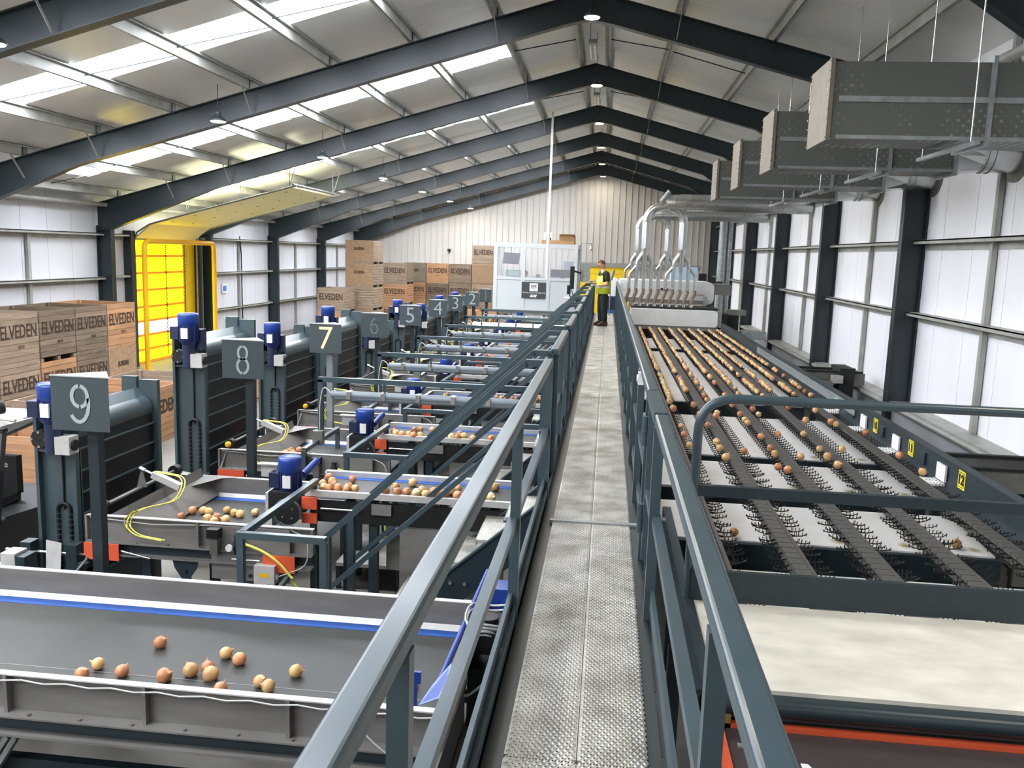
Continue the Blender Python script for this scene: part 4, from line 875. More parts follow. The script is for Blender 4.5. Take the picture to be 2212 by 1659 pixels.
def stain_board():
    m = bpy.data.materials.new('onion_stained_board'); m.use_nodes = True; nt = m.node_tree; b = nt.nodes['Principled BSDF']; b.inputs['Roughness'].default_value = .45
    tc = nt.nodes.new('ShaderNodeTexCoord'); sx = nt.nodes.new('ShaderNodeSeparateXYZ'); nt.links.new(tc.outputs['Object'], sx.inputs[0])
    def M(op, a, b_=None):
        n = nt.nodes.new('ShaderNodeMath'); n.operation = op
        for i, v in enumerate((a, b_)):
            if v is None: continue
            if isinstance(v, (int, float)): n.inputs[i].default_value = v
            else: nt.links.new(v, n.inputs[i])
        return n.outputs[0]
    # spots at a fixed spacing across the board, .12 from its near edge
    u = M('SUBTRACT', M('MODULO', M('ADD', sx.outputs['X'], 5.6), .56), .42); w = M('SUBTRACT', sx.outputs['Y'], .13)
    d = M('SQRT', M('ADD', M('MULTIPLY', u, u), M('MULTIPLY', w, w)))
    n = nt.nodes.new('ShaderNodeTexNoise'); n.inputs['Scale'].default_value = 26; n.inputs['Detail'].default_value = 5; nt.links.new(tc.outputs['Object'], n.inputs['Vector'])
    n2 = nt.nodes.new('ShaderNodeTexNoise'); n2.inputs['Scale'].default_value = 3; nt.links.new(tc.outputs['Object'], n2.inputs['Vector'])
    r = nt.nodes.new('ShaderNodeMapRange'); r.inputs['From Min'].default_value = .095; r.inputs['From Max'].default_value = .03
    nt.links.new(M('ADD', d, M('MULTIPLY', n.outputs['Fac'], .035)), r.inputs['Value'])
    mx = nt.nodes.new('ShaderNodeMix'); mx.data_type = 'RGBA'; mx.inputs['A'].default_value = (*lin('ebe9e4'), 1); mx.inputs['B'].default_value = (*lin('a08f4e'), 1)
    nt.links.new(r.outputs[0], mx.inputs['Factor'])
    r2 = nt.nodes.new('ShaderNodeMapRange'); r2.inputs['From Min'].default_value = .5; r2.inputs['From Max'].default_value = .75; r2.inputs['To Max'].default_value = .35; nt.links.new(n2.outputs['Fac'], r2.inputs['Value'])
    m2 = nt.nodes.new('ShaderNodeMix'); m2.data_type = 'RGBA'; m2.inputs['B'].default_value = (*lin('cfc8b0'), 1); nt.links.new(mx.outputs['Result'], m2.inputs['A']); nt.links.new(r2.outputs[0], m2.inputs['Factor'])
    nt.links.new(m2.outputs['Result'], b.inputs['Base Color']); return m
sb = stain_board()
for a, b in WHITE:
    vs = MB().add([(0, 0, 0), (2.78, 0, 0), (2.78, b-a, .05), (0, b-a, .05), (0, 0, -.015), (2.78, 0, -.015), (2.78, b-a, .035), (0, b-a, .035)], [(0,3,2,1),(4,5,6,7),(0,1,5,4),(1,2,6,5),(2,3,7,6),(3,0,4,7)])
    inst(vs.mesh('white_board', sb), 'white_board', cc, (.55, a, -2.38))
for a, b in zip([w[1] for w in WHITE[:-1]], [w[0] for w in WHITE[1:]]):
    if b-a < .3: continue
    MB().box(.5, 3.35, a+.02, a+.07, -2.75, -2.36).box(.5, 3.35, b-.07, b-.02, -2.75, -2.39).build('cross_beam', beam, cc)
    MB().box(.55, 3.3, a+.07, b-.07, -2.8, -2.72).build('cross_belt', darkg, cc)
    if b-a < 1: MB().box(.5, 3.35, (a+b)/2-.03, (a+b)/2+.01, -2.62, -2.5).build('cross_rail', duct, cc)
MB().box(3.35, 3.39, 4.7, 25.3, -2.35, -1.84).box(3.33, 3.43, 4.7, 25.3, -1.85, -1.83).build('side_beam', beam, cc)
MB().box(.47, .51, 5.2, 25.3, -2.6, -2.15).build('side_beam', beam, cc)
for y in (5.0, 8.6, 13.8, 19, 24.6):
    for x in (.48, 3.3): MB().box(x, x+.08, y, y+.08, -CZ, -2.35).build('leg', beam, cc)
for n_, y in ((12, 8.12), (11, 9.47), (10, 10.72), (9, 12.0)):
    if n_ > 9:
        MB().box(3.342, 3.348, y-.075, y+.075, -2.03, -1.86).build('yellow_label', mat('label_yellow', 'f2e03a', .5) if n_ == 12 else MATS['label_yellow'], cc)
        MB().box(3.3405, 3.342, y-.06, y+.06, -2.015, -1.875).build('label_border', rubber, cc) ; MB().box(3.339, 3.3405, y-.053, y+.053, -2.008, -1.882).build('label_field', MATS['label_yellow'], cc)
        inst(text_mesh(str(n_), blackp, size=.13, bold=.004), 'number', cc, (3.337, y, -1.945), ROT_NX)
    MB().box(3.32, 3.34, y+.33, y+.55, -2.06, -1.9).box(3.18, 3.34, y+.35, y+.62, -2.10, -2.08).build('white_stop', white, cc)
    MB().box(3.325, 3.35, y+.9, y+1.02, -2.02, -1.9).build('sensor_box', MATS['beam_deep'], cc)
gl = mat('clear_guard', 'c8d4d4', .1, alpha=.25)
MB().box(3.30, 3.31, 11.5, 19.0, -1.97, -1.84).build('clear_guard', gl, cc)
# ================================================================== GRADER MACHINE
gm = thing('sorting_machine', 'white optical sorting machine with ten hoses at the far end of the cup conveyor', 'machine', (2.2, 27, -CZ))
def rbox(x0, x1, y0, y1, z0, z1, r, corners='r'):
    pts = [(x0, z0)]
    pts += [(x1-r+r*sin(a), z0+r-r*cos(a)) for a in [i*pi/12 for i in range(7)]]
    pts += [(x1-r+r*cos(a), z1-r+r*sin(a)) for a in [i*pi/12 for i in range(7)]]
    pts += [(x0, z1)]; return MB().poly(pts, 'y', y0, y1)
rbox(.75, 3.30, 25.9, 27.4, -2.0, -1.53, .08).build('lower_cover', white, gm)
MB().box(.7, 3.55, 25.95, 29.4, -2.12, -2.0).box(3.3, 3.42, 25.95, 27.5, -2.05, -1.53).build('base_trim', MATS['header_grey'], gm)
MB().box(.75, 3.3, 26.1, 29.3, -CZ, -2.12).box(3.32, 3.6, 26.0, 27.6, -CZ, -1.6).build('dark_body', blackp, gm)
MB().box(.75, 3.35, 26.4, 27.6, -1.53, -1.47).build('hose_plate', dark_m, gm)
rbox(.4, 3.35, 27.6, 29.3, -1.42, -.72, .18).build('hood', white, gm)
MB().box(.4, 3.1, 27.58, 27.6, -1.42, -1.3).build('hood_grey_band', MATS['header_grey'], gm)
MB().box(.42, 3.2, 27.595, 27.6, -1.05, -1.045).build('hood_joint', duct, gm)
for x in (1.72, 1.88): MB().cyl((x, 27.57, -.98), (x, 27.6, -.98), .04, n=10).build('dial', rubber, gm)
MB().box(3.0, 3.12, 27.3, 27.4, -1.45, -1.15).build('handle', chrome, gm)
MB().box(2.75, 3.05, 27.59, 27.597, -1.13, -1.11).box(.55, 1.1, 27.59, 27.597, -1.31, -1.27).build('small_print', duct, gm)
MB().box(2.2, 3.1, 30.5, 31.2, -1.4, -.3).build('blue_cover', mat('pale_blue', 'a9cbe0', .5), gm)
MB().box(.4, 4.2, 30.0, 31.5, -1.2, -.85).build('rear_rail', duct, gm)
for x in (1.2, 2.5, 3.3): MB().box(x, x+.6, 29.9, 30.0, -.8, -.74).build('rear_rail', dark_m, gm)
o = MB().box(3.15, 3.4, 30.4, 30.6, -.8, -.5).build('stack_light', blackp); tag(o, 'small black and white beacon behind the sorting machine', 'light')
o = thing('side_control', 'dark control cabinet right of the sorting machine', 'cabinet', (3.9, 27, -CZ)); MB().box(3.65, 4.0, 26.5, 27.2, -CZ, -1.65).build('cabinet_body', dark_m, o); MB().box(3.62, 4.2, 26.45, 27.0, -1.65, -1.5).build('top_unit', duct, o)
def sideconv(y, x0, zt, label, w=.5, motorx=None):
    t = thing('side_conveyor', label, 'conveyor', ((x0+XR)/2, y, -CZ), 'dark cross conveyors by the right wall')
    MB().box(x0, XR-.35, y, y+.04, zt-.32, zt-.06).box(x0, XR-.35, y+w, y+w+.04, zt-.32, zt-.06).build('side_plate', duct, t)
    MB().box(x0, XR-.35, y+.04, y+w, zt-.2, zt-.18).build('belt', belt_g, t)
    MB().box(x0, XR-.4, y-.03, y+.05, zt-.06, zt-.02).box(x0, XR-.4, y+w-.02, y+w+.07, zt-.06, zt-.02).build('edge_rail', dark_m, t)
    for x in (x0+.2, XR-.7): MB().box(x, x+.06, y+.1, y+w-.1, -CZ, zt-.3).build('leg', beam, t)
    if motorx:
        MB().box(motorx+.45, motorx+.75, y-.12, y+w+.1, zt-.75, zt+.05).build('drive_cover', dark_m, t)
        MB().cyl((motorx-.0, y-.16, zt-.32), (motorx+.3, y-.16, zt-.32), .1, n=16).build('motor', duct, t); MB().box(motorx+.28, motorx+.5, y-.22, y-.06, zt-.26, zt-.1).build('motor_box', lip, t)
        bo = MB().cyl((motorx+.53, y-.13, zt-.62), (motorx+.53, y-.12, zt-.62), .02, n=6).cyl((motorx+.66, y-.13, zt-.62), (motorx+.66, y-.12, zt-.62), .02, n=6); bo.build('bolts', chrome, t, kind='stuff')
        MB().box(x0, motorx+.3, y+.05, y+.1, zt-.8, zt-.34).build('white_side', white, t)
    return t
sideconv(18.8, 3.5, -2.25, 'dark cross conveyor with grey gearmotor between cup conveyor and right wall', .55, 4.55)
sideconv(10.4, 3.5, -2.3, 'nearest dark cross conveyor at the right picture edge', .7)
sideconv(7.3, 3.5, -2.32, 'dark cross conveyor lower right beside the side beam', .6)
o = thing('end_chute', 'grey steel chute with bars at the far right end of the cup conveyor', 'chute', (3.9, 24, -CZ))
MB().poly([(3.5, -2.1), (3.75, -1.9), (4.3, -1.88), (4.3, -2.1), (3.85, -2.12), (3.6, -2.35)], 'y', 23.6, 23.7).build('chute_plate', galv, o)
for k in range(4): MB().bar((3.55+.1*k, 24.2+.2*k, -1.95), (4.3, 23.7+.25*k, -1.95), .03, .03).build('bar', duct, o)
MB().box(3.9, 3.98, 23.7, 23.78, -CZ, -2.0).build('leg', beam, o)
o = MB().tube([(XR-.32, 21.0, -2.7), (XR-.35, 21.0, -3.0), (XR-.4, 19.8, -3.05)], .03, 6).build('wall_bracket', rubber); tag(o, 'black bent pipe bracket low on the right wall', 'bracket')
# ================================================================== CABIN
cb = thing('cabin', 'white glazed inspection cabin raised at walkway height left of the worker', 'cabin', (-2.5, 31.3, -CZ))
X0, X1, Y0, Y1, Z0, Z1 = -3.98, -1.05, 30.0, 32.6, -1.97, .32
def frame(x0, x1, z0, z1, y=Y0): MB().box(x0, x1, y, y+.06, z0, z1).build('frame_bar', cabw, cb)
for x in (X0, -3.0, -2.13, X1-.14): MB().box(x, x+.13, Y0-.003, Y0+.057, Z0-.002, Z1+.002).build('frame_bar', cabw, cb)
frame(X0, X1, Z1-.12, Z1); frame(X0, X1, -.92, -.82); frame(X0, X1, Z0, Z0+.06)
for a, b in ((X0+.1, -3.0), (-2.9, -2.13), (-2.03, X1-.1)):
    MB().box(a, b, Y0+.02, Y0+.04, Z0+.05, -.9).build('lower_panel', cabw, cb); MB().box(a, b, Y0+.025, Y0+.03, -.82, Z1-.1).build('window_pane', glass, cb)
for y in (Y0+.065, 31.2, Y1-.08):
    for x in (X0+.003, X1-.063): MB().box(x, x+.06, y, y+.08, Z0+.002, Z1-.002).build('frame_bar', cabw, cb)
for x in (X0+.02, X1-.04): MB().box(x, x+.02, Y0+.062, Y1, Z0, -.85).build('side_panel', cabw, cb); MB().box(x, x+.01, Y0+.07, Y1, -.85, Z1-.05).build('window_pane', glass, cb); MB().box(x-.01, x+.04, Y0+.066, Y1, Z1-.1, Z1-.003).build('frame_bar', cabw, cb)
MB().box(X0, X1, Y1-.05, Y1, Z0, -.85).build('rear_panel', cabw, cb); MB().box(X0, X1, Y0, Y1, Z1, Z1+.03).build('roof', cabw, cb); MB().box(X0, X1, Y0, Y1, Z0-.06, Z0).build('cabin_floor', duct, cb)
MB().box(X0+.2, X1-.1, Y0+.02, Y0+.1, Z0-.16, Z0-.06).build('base_beam', duct, cb)
for x in (X0+.15, -2.2, X1-.2):
    for y in (Y0+.05, Y1-.15): MB().box(x, x+.1, y, y+.1, -CZ, Z0-.06).build('leg', beam, cb)
sx0, sx1, sz0, sz1 = -2.97, -2.12, -1.545, -.985
MB().box(sx0, sx1, Y0-.02, Y0-.005, sz0, sz1).build('cabin_sign', mat('sign_charcoal', '3c4246', .5), cb)
sgn = MB().box(-2.69, -2.40, Y0-.026, Y0-.02, -1.30, -1.02).build('logo_field', white, cb)
lg = MB()
for s in (-1, 1):
    lg.bar((-2.545+s*.10, Y0-.029, -1.06), (-2.545+s*.055, Y0-.029, -1.13), .004, .014, up=(1, 0, 0)).bar((-2.545+s*.06, Y0-.029, -1.12), (-2.545+s*.09, Y0-.029, -1.185), .004, .016, up=(1, 0, 0)).bar((-2.545+s*.09, Y0-.029, -1.07), (-2.545+s*.03, Y0-.029, -1.16), .004, .014, up=(1, 0, 0))
lg.tube([(-2.545+.05*cos(a), Y0-.029, -1.14+.045*sin(a)) for a in [i*pi/8+.1 for i in range(8)]], .009, 5); lg.cyl((-2.56, Y0-.027, -1.18), (-2.56, Y0-.03, -1.18), .018, n=8).box(-2.62, -2.47, Y0-.03, Y0-.027, -1.225, -1.215)
lg.build('emblem', blackp, cb)
inst(text_mesh('OPTICAL ONION GRADERS LAB', cabw, size=.062, bold=.001, sx=.9), 'lettering', cb, (-2.545, Y0-.022, -1.355), ROT_FRONT)
MB().box(-2.73, -2.36, Y0-.024, Y0-.021, -1.402, -1.395).build('sign_rule', duct, cb)
MB().add([(-2.68, Y0-.024, -1.51), (-2.46, Y0-.024, -1.51), (-2.42, Y0-.024, -1.42), (-2.64, Y0-.024, -1.42)], [(0, 1, 2, 3)]).box(0, 0, 0, 0, 0, 0).build('lower_logo', white, cb)
inst(text_mesh('Elips', MATS['sign_charcoal'], size=.05, bold=.001), 'lettering', cb, (-2.55, Y0-.026, -1.455), ROT_FRONT)
for x in (-2.75, -2.35): MB().box(x-.12, x+.12, 31.5, 31.6, Z1-.1, Z1-.05).build('ceiling_tube', tubeon, cb)
o = thing('wall_screen', 'tilted dark screen hanging inside the cabin at left', 'screen', (-3.4, 31.0, .1)); MB().add([(-3.75, 31.0, .02), (-3.15, 30.9, .0), (-3.2, 30.95, -.4), (-3.8, 31.05, -.38), (-3.75, 31.05, .02), (-3.15, 30.95, .0), (-3.2, 31.0, -.4), (-3.8, 31.1, -.38)], [(0,1,2,3),(7,6,5,4),(0,1,5,4),(1,2,6,5),(2,3,7,6),(3,0,4,7)]).build('screen_panel', screen, o); MB().cyl((-3.5, 31.05, 0), (-3.5, 31.05, Z1), .015, n=6).build('ceiling_mount', rubber, o)
o = thing('desk', 'dark desk along the cabin windows', 'desk', (-2.5, 30.5, Z0)); MB().box(-3.8, -1.2, 30.2, 30.8, -.87, -.84).build('desk_top', dark_m, o)
for x in (-3.7, -1.3): MB().box(x, x+.05, 30.3, 30.7, Z0, -.87).build('desk_leg', dark_m, o)
o = thing('laptop', 'open laptop with pale screen on the cabin desk at left', 'laptop', (-3.35, 30.6, -.84)); MB().box(-3.6, -3.1, 30.42, 30.7, -.84, -.82).build('laptop_base', rubber, o); MB().box(-3.6, -3.1, 30.7, 30.72, -.82, -.6).build('laptop_lid', rubber, o); MB().box(-3.57, -3.13, 30.69, 30.7, -.8, -.62).build('display', mat('pale_teal', '8fb0ae', .4), o)
o = thing('monitor', 'wide black monitor back in the right cabin window', 'screen', (-1.55, 30.5, -.84)); MB().box(-2.0, -1.2, 30.5, 30.54, -.8, -.53).build('monitor_panel', blackp, o); MB().box(-1.65, -1.5, 30.5, 30.6, -.84, -.8).build('monitor_stand', blackp, o)
o = thing('desk_box', 'small black box on the cabin desk in the middle window', 'box', (-2.45, 30.5, -.84)); MB().box(-2.52, -2.38, 30.4, 30.5, -.84, -.72).build('box_body', blackp, o)
def openbox(x0, x1, y0, y1, z0, z1, label, flap=False):
    t = thing('cardboard_box', label, 'box', ((x0+x1)/2, (y0+y1)/2, z0), 'boxes on the cabin roof')
    for a in ((x0, x1, y0, y0+.01), (x0, x1, y1-.01, y1), (x0, x0+.01, y0, y1), (x1-.01, x1, y0, y1)): MB().box(*a, z0, z1).build('box_side', card, t)
    MB().box(x0, x1, y0, y1, z0, z0+.01).build('box_bottom', card, t)
    if flap: MB().add([(x0, y0, z1), (x1, y0, z1), (x1, y0-.1, z1+.04), (x0, y0-.1, z1+.04)], [(0, 1, 2, 3)]).build('box_flap', card, t)
openbox(-2.35, -1.2, 30.3, 31.2, Z1+.03, Z1+.16, 'long shallow tan cardboard box on the cabin roof')
openbox(-1.75, -1.2, 30.5, 31.1, Z1+.16, Z1+.34, 'open tan carton stacked at right on the cabin roof', True)
o = MB().box(-2.3, -2.0, 30.6, 30.9, Z1+.16, Z1+.44).box(-2.3, -2.26, 30.58, 30.6, Z1+.16, Z1+.44).build('white_carton', white); tag(o, 'white carton with black edge standing in the roof box on the cabin', 'box'); MB().box(-2.22, -2.04, 30.59, 30.6, Z1+.18, Z1+.25).build('black_print', blackp, o)
# ================================================================== CONSOLE BESIDE THE WORKER
cs = thing('control_stand', 'grey control stand with steel cabinet, black screen arm and gooseneck lamp by the worker', 'console', (-.75, 24.6, -CZ))
MB().box(-.82, -.5, 24.5, 24.8, -.75, -.22).build('steel_cabinet', galv, cs)
MB().box(-.95, -.42, 24.3, 24.9, -1.22, -1.16).box(-.88, -.46, 24.35, 24.85, -CZ, -1.22).build('pedestal', beam, cs)
MB().tube([(-.78, 24.4, -1.16), (-.78, 24.4, .33), (-.50, 24.4, .33), (-.5, 24.4, .26)], .015, 8).build('lamp_pole', duct, cs); MB().lathe((-.5, 24.4, .18), [(.03, .08), (.05, .02), (.045, -.02), (.02, -.05)], 12).build('bulb', lip, cs)
MB().box(-1.05, -.93, 24.3, 24.35, -.95, -.32).bar((-.95, 24.35, -.45), (-.75, 24.4, -.5), .05, .05).box(-1.12, -1.02, 24.28, 24.36, -1.1, -.85).build('screen_arm', blackp, cs)
MB().tube([(-1.05, 24.35, -1.1), (-.95, 24.3, -1.35), (-.7, 24.3, -1.42), (-.5, 24.3, -1.38)], .015, 6).tube([(-1.0, 24.35, -.95), (-.95, 24.3, -1.12), (-.8, 24.3, -1.1)], .012, 6).build('cable', rubber, cs)
o = thing('control_box', 'white equipment box under the console left of the worker', 'box', (-1.1, 25.5, -CZ)); MB().box(-1.25, -.8, 25.2, 25.9, -2.4, -1.25).build('box_body', cabw, o); MB().box(-1.2, -1.1, 25.3, 25.4, -CZ, -2.4).box(-.9, -.82, 25.3, 25.4, -CZ, -2.4).build('leg', beam, o)
o = MB().box(.02, .3, 29.1, 29.5, -2.1, -1.8).build('blue_crate', mat('crate_blue', '2c5a9c', .5)); tag(o, 'blue plastic crate at the far end of the walkway', 'crate')
o = MB().box(.02, .3, 29.15, 29.6, -1.8, -1.35).build('navy_bin', navy); tag(o, 'dark navy bin on the blue crate behind the worker', 'bin')
o = thing('white_machine_cover', 'white rounded machine cover behind the worker', 'machine', (.1, 30, -CZ)); rbox(-.3, .42, 29.7, 30.6, -1.35, -.75, .15).build('cover', white, o); MB().box(-.2, .35, 29.8, 30.5, -CZ, -1.35).build('stand', dark_m, o)
o = MB().cyl((.1, 26.5, -.72), (.18, 26.5, -.42), .05, n=8).cyl((.1, 26.5, -1.8), (.1, 26.5, -.7), .015, n=6).build('screen_paddle', MATS['header_grey']); tag(o, 'pale tilted paddle on a thin stalk behind the worker', 'sign')
# ================================================================== PEOPLE
def skin(name, verts, edges, radii, m, parent, levels=2):
    org = ORG[parent.name]; me = bpy.data.meshes.new(name); me.from_pydata([tuple(Vector(v)-org) for v in verts], edges, [])
    o = bpy.data.objects.new(name, me); COL.objects.link(o); o.parent = parent; ORG[o.name] = org
    md = o.modifiers.new('Skin', 'SKIN'); md.use_smooth_shade = True
    if not me.skin_vertices: bm = bmesh.new(); bm.from_mesh(me); bm.verts.layers.skin.verify(); bm.to_mesh(me); bm.free()
    for i, r in enumerate(radii):
        me.skin_vertices[0].data[i].radius = r if isinstance(r, tuple) else (r, r); me.skin_vertices[0].data[i].use_root = (i == 0)
    sb_ = o.modifiers.new('Sub', 'SUBSURF'); sb_.levels = levels; sb_.render_levels = levels; me.materials.append(m); return o
skinm = mat('skin', 'd09a80', .5, 0, .08, 10); hairm = mat('hair_brown', '5a4028', .7, 0, .3, 40); tee = mat('tee_dark', '241f1c', .8, 0, .1, 20); hiv = mat('hi_vis', 'c3d638', .6, 0, .08, 12); refl = mat('reflective_tape', 'c9cdb8', .4); trs = mat('trousers_navy', '14181f', .8, 0, .15, 15); boot = mat('boot_brown', '40301f', .6, 0, .2, 12); glove = mat('glove_grey', 'a39b90', .7)
def head(P, c, fd, tilt=0):
    # c centre of head, fd facing unit vector (xy)
    c = Vector(c); f = Vector((fd[0], fd[1], -tilt)).normalized(); sd = Vector((-fd[1], fd[0], 0)).normalized(); up = f.cross(sd).normalized()
    if up.z < 0: up = -up
    def Q(a, b, h): return c+f*a+sd*b+up*h
    mb = MB(); n, m_ = 16, 12; vs = []
    for i in range(m_+1):
        th = pi*i/m_
        for k in range(n):
            ph = 2*pi*k/n; a = sin(th)*cos(ph); b = sin(th)*sin(ph); h = cos(th)
            w = 1-.28*max(0, -h)**1.3
            vs.append(Q(.098*a*(w if a > 0 else 1)+(.012 if h < -.3 and a > 0 else 0), .077*b*w, .118*h))
    mb.add(vs, [(i*n+k, i*n+(k+1) % n, (i+1)*n+(k+1) % n, (i+1)*n+k) for i in range(m_) for k in range(n)], True)
    mb.add([Q(.088, 0, .015), Q(.092, .016, -.03), Q(.092, -.016, -.03), Q(.118, 0, -.028)], [(0, 1, 3), (0, 3, 2), (1, 2, 3)], True)
    for s in (-1, 1): mb.obox(Q(-.005, s*.08, -.01), f, sd, up, .035, .014, .055)
    mb.build('head', skinm, P)
    mb = MB()
    for s in (-1, 1): mb.obox(Q(.088, s*.032, .014), f, sd, up, .012, .02, .010)
    mb.build('eyes', blackp, P)
    MB().obox(Q(.092, 0, -.058), f, sd, up, .008, .038, .008).build('mouth', mat('lips', 'a5605a', .5), P)
    vs = []
    for i in range(7):
        th = pi*.5*i/6
        for k in range(n):
            ph = 2*pi*k/n; low = .62 if cos(ph) > .35 else 1.2; t = th*low
            vs.append(Q(.108*sin(t)*cos(ph), .088*sin(t)*sin(ph), .012+.122*cos(t)))
    MB().add(vs, [(i*n+k, i*n+(k+1) % n, (i+1)*n+(k+1) % n, (i+1)*n+k) for i in range(6) for k in range(n)], True).build('hair', hairm, P)
    g_ = MB()
    for s in (-1, 1): g_.tube([Q(.104, s*.034+.022*cos(a), .012+.016*sin(a)) for a in [i*pi/5 for i in range(11)]], .0025, 4); g_.bar(Q(.1, s*.056, .014), Q(-.0, s*.08, .01), .003, .005)
    g_.bar(Q(.106, -.012, .014), Q(.106, .012, .014), .003, .003).build('glasses', blackp, P)
def hand(P, w, d, side, m):
    w = Vector(w); d = Vector(d).normalized(); s = d.cross(Vector((0, 0, 1))).normalized(); u = s.cross(d)
    vs = [w, w+d*.04, w+d*.085]; es = [(0, 1), (1, 2)]; rs = [(.022, .028), (.022, .038), (.016, .036)]
    for k, L in enumerate((.062, .072, .068, .054)):
        b = w+d*.08+s*((k-1.5)*.02); i0 = len(vs); vs += [b, b+d*L*.5-u*.008, b+d*L*.85-u*.035]; es += [(2, i0), (i0, i0+1), (i0+1, i0+2)]; rs += [.0095, .0085, .0075]
    i0 = len(vs); b = w+d*.03+s*side*.035; vs += [b, b+d*.03+s*side*.02-u*.01, b+d*.055+s*side*.01-u*.03]; es += [(1, i0), (i0, i0+1), (i0+1, i0+2)]; rs += [.013, .011, .009]
    skin('hand', vs, es, rs, m, P, 1)
px_, py_, pz_ = -.1, 23.65, -1.9
w1 = thing('person', 'standing worker in yellow hi-vis vest, dark T-shirt and navy trousers on the walkway', 'person', (px_, py_, pz_))
TH = .42
def A(x, y, z): return (px_+x*cos(TH)-y*sin(TH), py_+x*sin(TH)+y*cos(TH), pz_+z)
# continuous body (legs, torso, neck, arms); faces -x
bv = [A(0, 0, .96), A(.0, 0, 1.12), A(.0, 0, 1.3), A(-.0, 0, 1.43), A(-.035, 0, 1.52), A(-.06, 0, 1.6),
      A(0, -.10, .92), A(-.01, -.12, .5), A(.02, -.13, .09), A(0, .10, .92), A(-.01, .12, .5), A(.02, .13, .09),
      A(0, -.20, 1.40), A(-.0, -.235, 1.13), A(-.25, -.16, 1.10), A(0, .20, 1.40), A(-.08, .23, 1.15), A(-.30, .12, 1.16)]
be = [(0,1),(1,2),(2,3),(3,4),(4,5),(0,6),(6,7),(7,8),(0,9),(9,10),(10,11),(3,12),(12,13),(13,14),(3,15),(15,16),(16,17)]
brd = [(.09,.10),(.10,.13),(.11,.15),(.09,.13),.055,.06,.06,.05,.04,.06,.05,.04,.05,.042,.03,.05,.042,.03]
skin('body', bv, be, brd, skinm, w1)
head(w1, A(-.085, -.01, 1.665), (-.93, -.36), .45)
skin('trousers', [A(0, 0, 1.0), A(0, 0, .93), A(0, -.10, .86), A(-.01, -.12, .5), A(.02, -.13, .1), A(0, .10, .86), A(-.01, .12, .5), A(.02, .13, .1)], [(0,1),(1,2),(2,3),(3,4),(1,5),(5,6),(6,7)], [(.15,.18),(.155,.185),.125,.095,.082,.125,.095,.082], trs, w1)
skin('t_shirt', [A(0, 0, .98), A(0, 0, 1.15), A(0, 0, 1.32), A(0, 0, 1.45), A(-.02, 0, 1.51), A(0, -.20, 1.42), A(.0, -.23, 1.2), A(0, .20, 1.42), A(-.05, .225, 1.24)], [(0,1),(1,2),(2,3),(3,4),(3,5),(5,6),(3,7),(7,8)], [(.135,.165),(.13,.16),(.135,.175),(.11,.15),(.065,.07),.078,.07,.078,.07], tee, w1)
mb = MB(); prof = [(.88, .195, .225), (1.05, .185, .22), (1.2, .18, .22), (1.36, .172, .215), (1.47, .135, .165), (1.50, .1, .13)]; n = 20; vs = []
for z, a, b in prof:
    for k in range(n): t = 2*pi*k/n; vs.append(A(a*cos(t), b*sin(t), z))
fs = []
for i in range(5):
    for k in range(n):
        t = 2*pi*(k+.5)/n; side = abs(sin(t)) > .8
        if i >= 2 and side and i < 5: continue
        if i >= 3 and cos(t) < -.85: continue
        fs.append((i*n+k, i*n+(k+1) % n, (i+1)*n+(k+1) % n, (i+1)*n+k))
o = mb.add(vs, fs, True).build('hi_vis_vest', hiv, w1); sm_ = o.modifiers.new('Solid', 'SOLIDIFY'); sm_.thickness = .012
tp = MB()
for k in range(n):
    t0, t1 = 2*pi*k/n, 2*pi*(k+1)/n
    for z in (1.04,): tp.add([A(.202*cos(t0), .237*sin(t0), z), A(.202*cos(t1), .237*sin(t1), z), A(.202*cos(t1), .237*sin(t1), z+.05), A(.202*cos(t0), .237*sin(t0), z+.05)], [(0, 1, 2, 3)])
for s in (-1, 1):
    tp.add([A(-.08, s*.13-.0, 1.515), A(-.02, s*.13, 1.53), A(-.13, s*.15-.02, 1.2), A(-.19, s*.12, 1.2)], [(0, 1, 2, 3)])
tp.build('reflective_tape', refl, w1)
for s in (-.13, .13):
    mb = MB().poly([(.10, 0), (.10, .12), (.03, .17), (-.06, .13), (-.16, .07), (-.19, .03), (-.19, 0)], 'y', 0, .1); mb.v = [A(x, s-.05+y, z) for x, y, z in mb.v]; o = mb.build('boot', boot, w1); bv_ = o.modifiers.new('Bevel', 'BEVEL'); bv_.width = .018; bv_.segments = 2
hand(w1, A(-.25, -.16, 1.10), (-1, .2, .12), 1, glove); hand(w1, A(-.30, .12, 1.16), (-1, -.3, .25), -1, glove)
o = MB().obox((px_-.38, py_-.03, pz_+1.2), V(.8, 0, .6), V(0, 1, 0), V(-.6, 0, .8), .16, .1, .02).build('hand_tool', hose_y); tag(o, 'small yellowish object in the hands of the standing worker', 'tool')
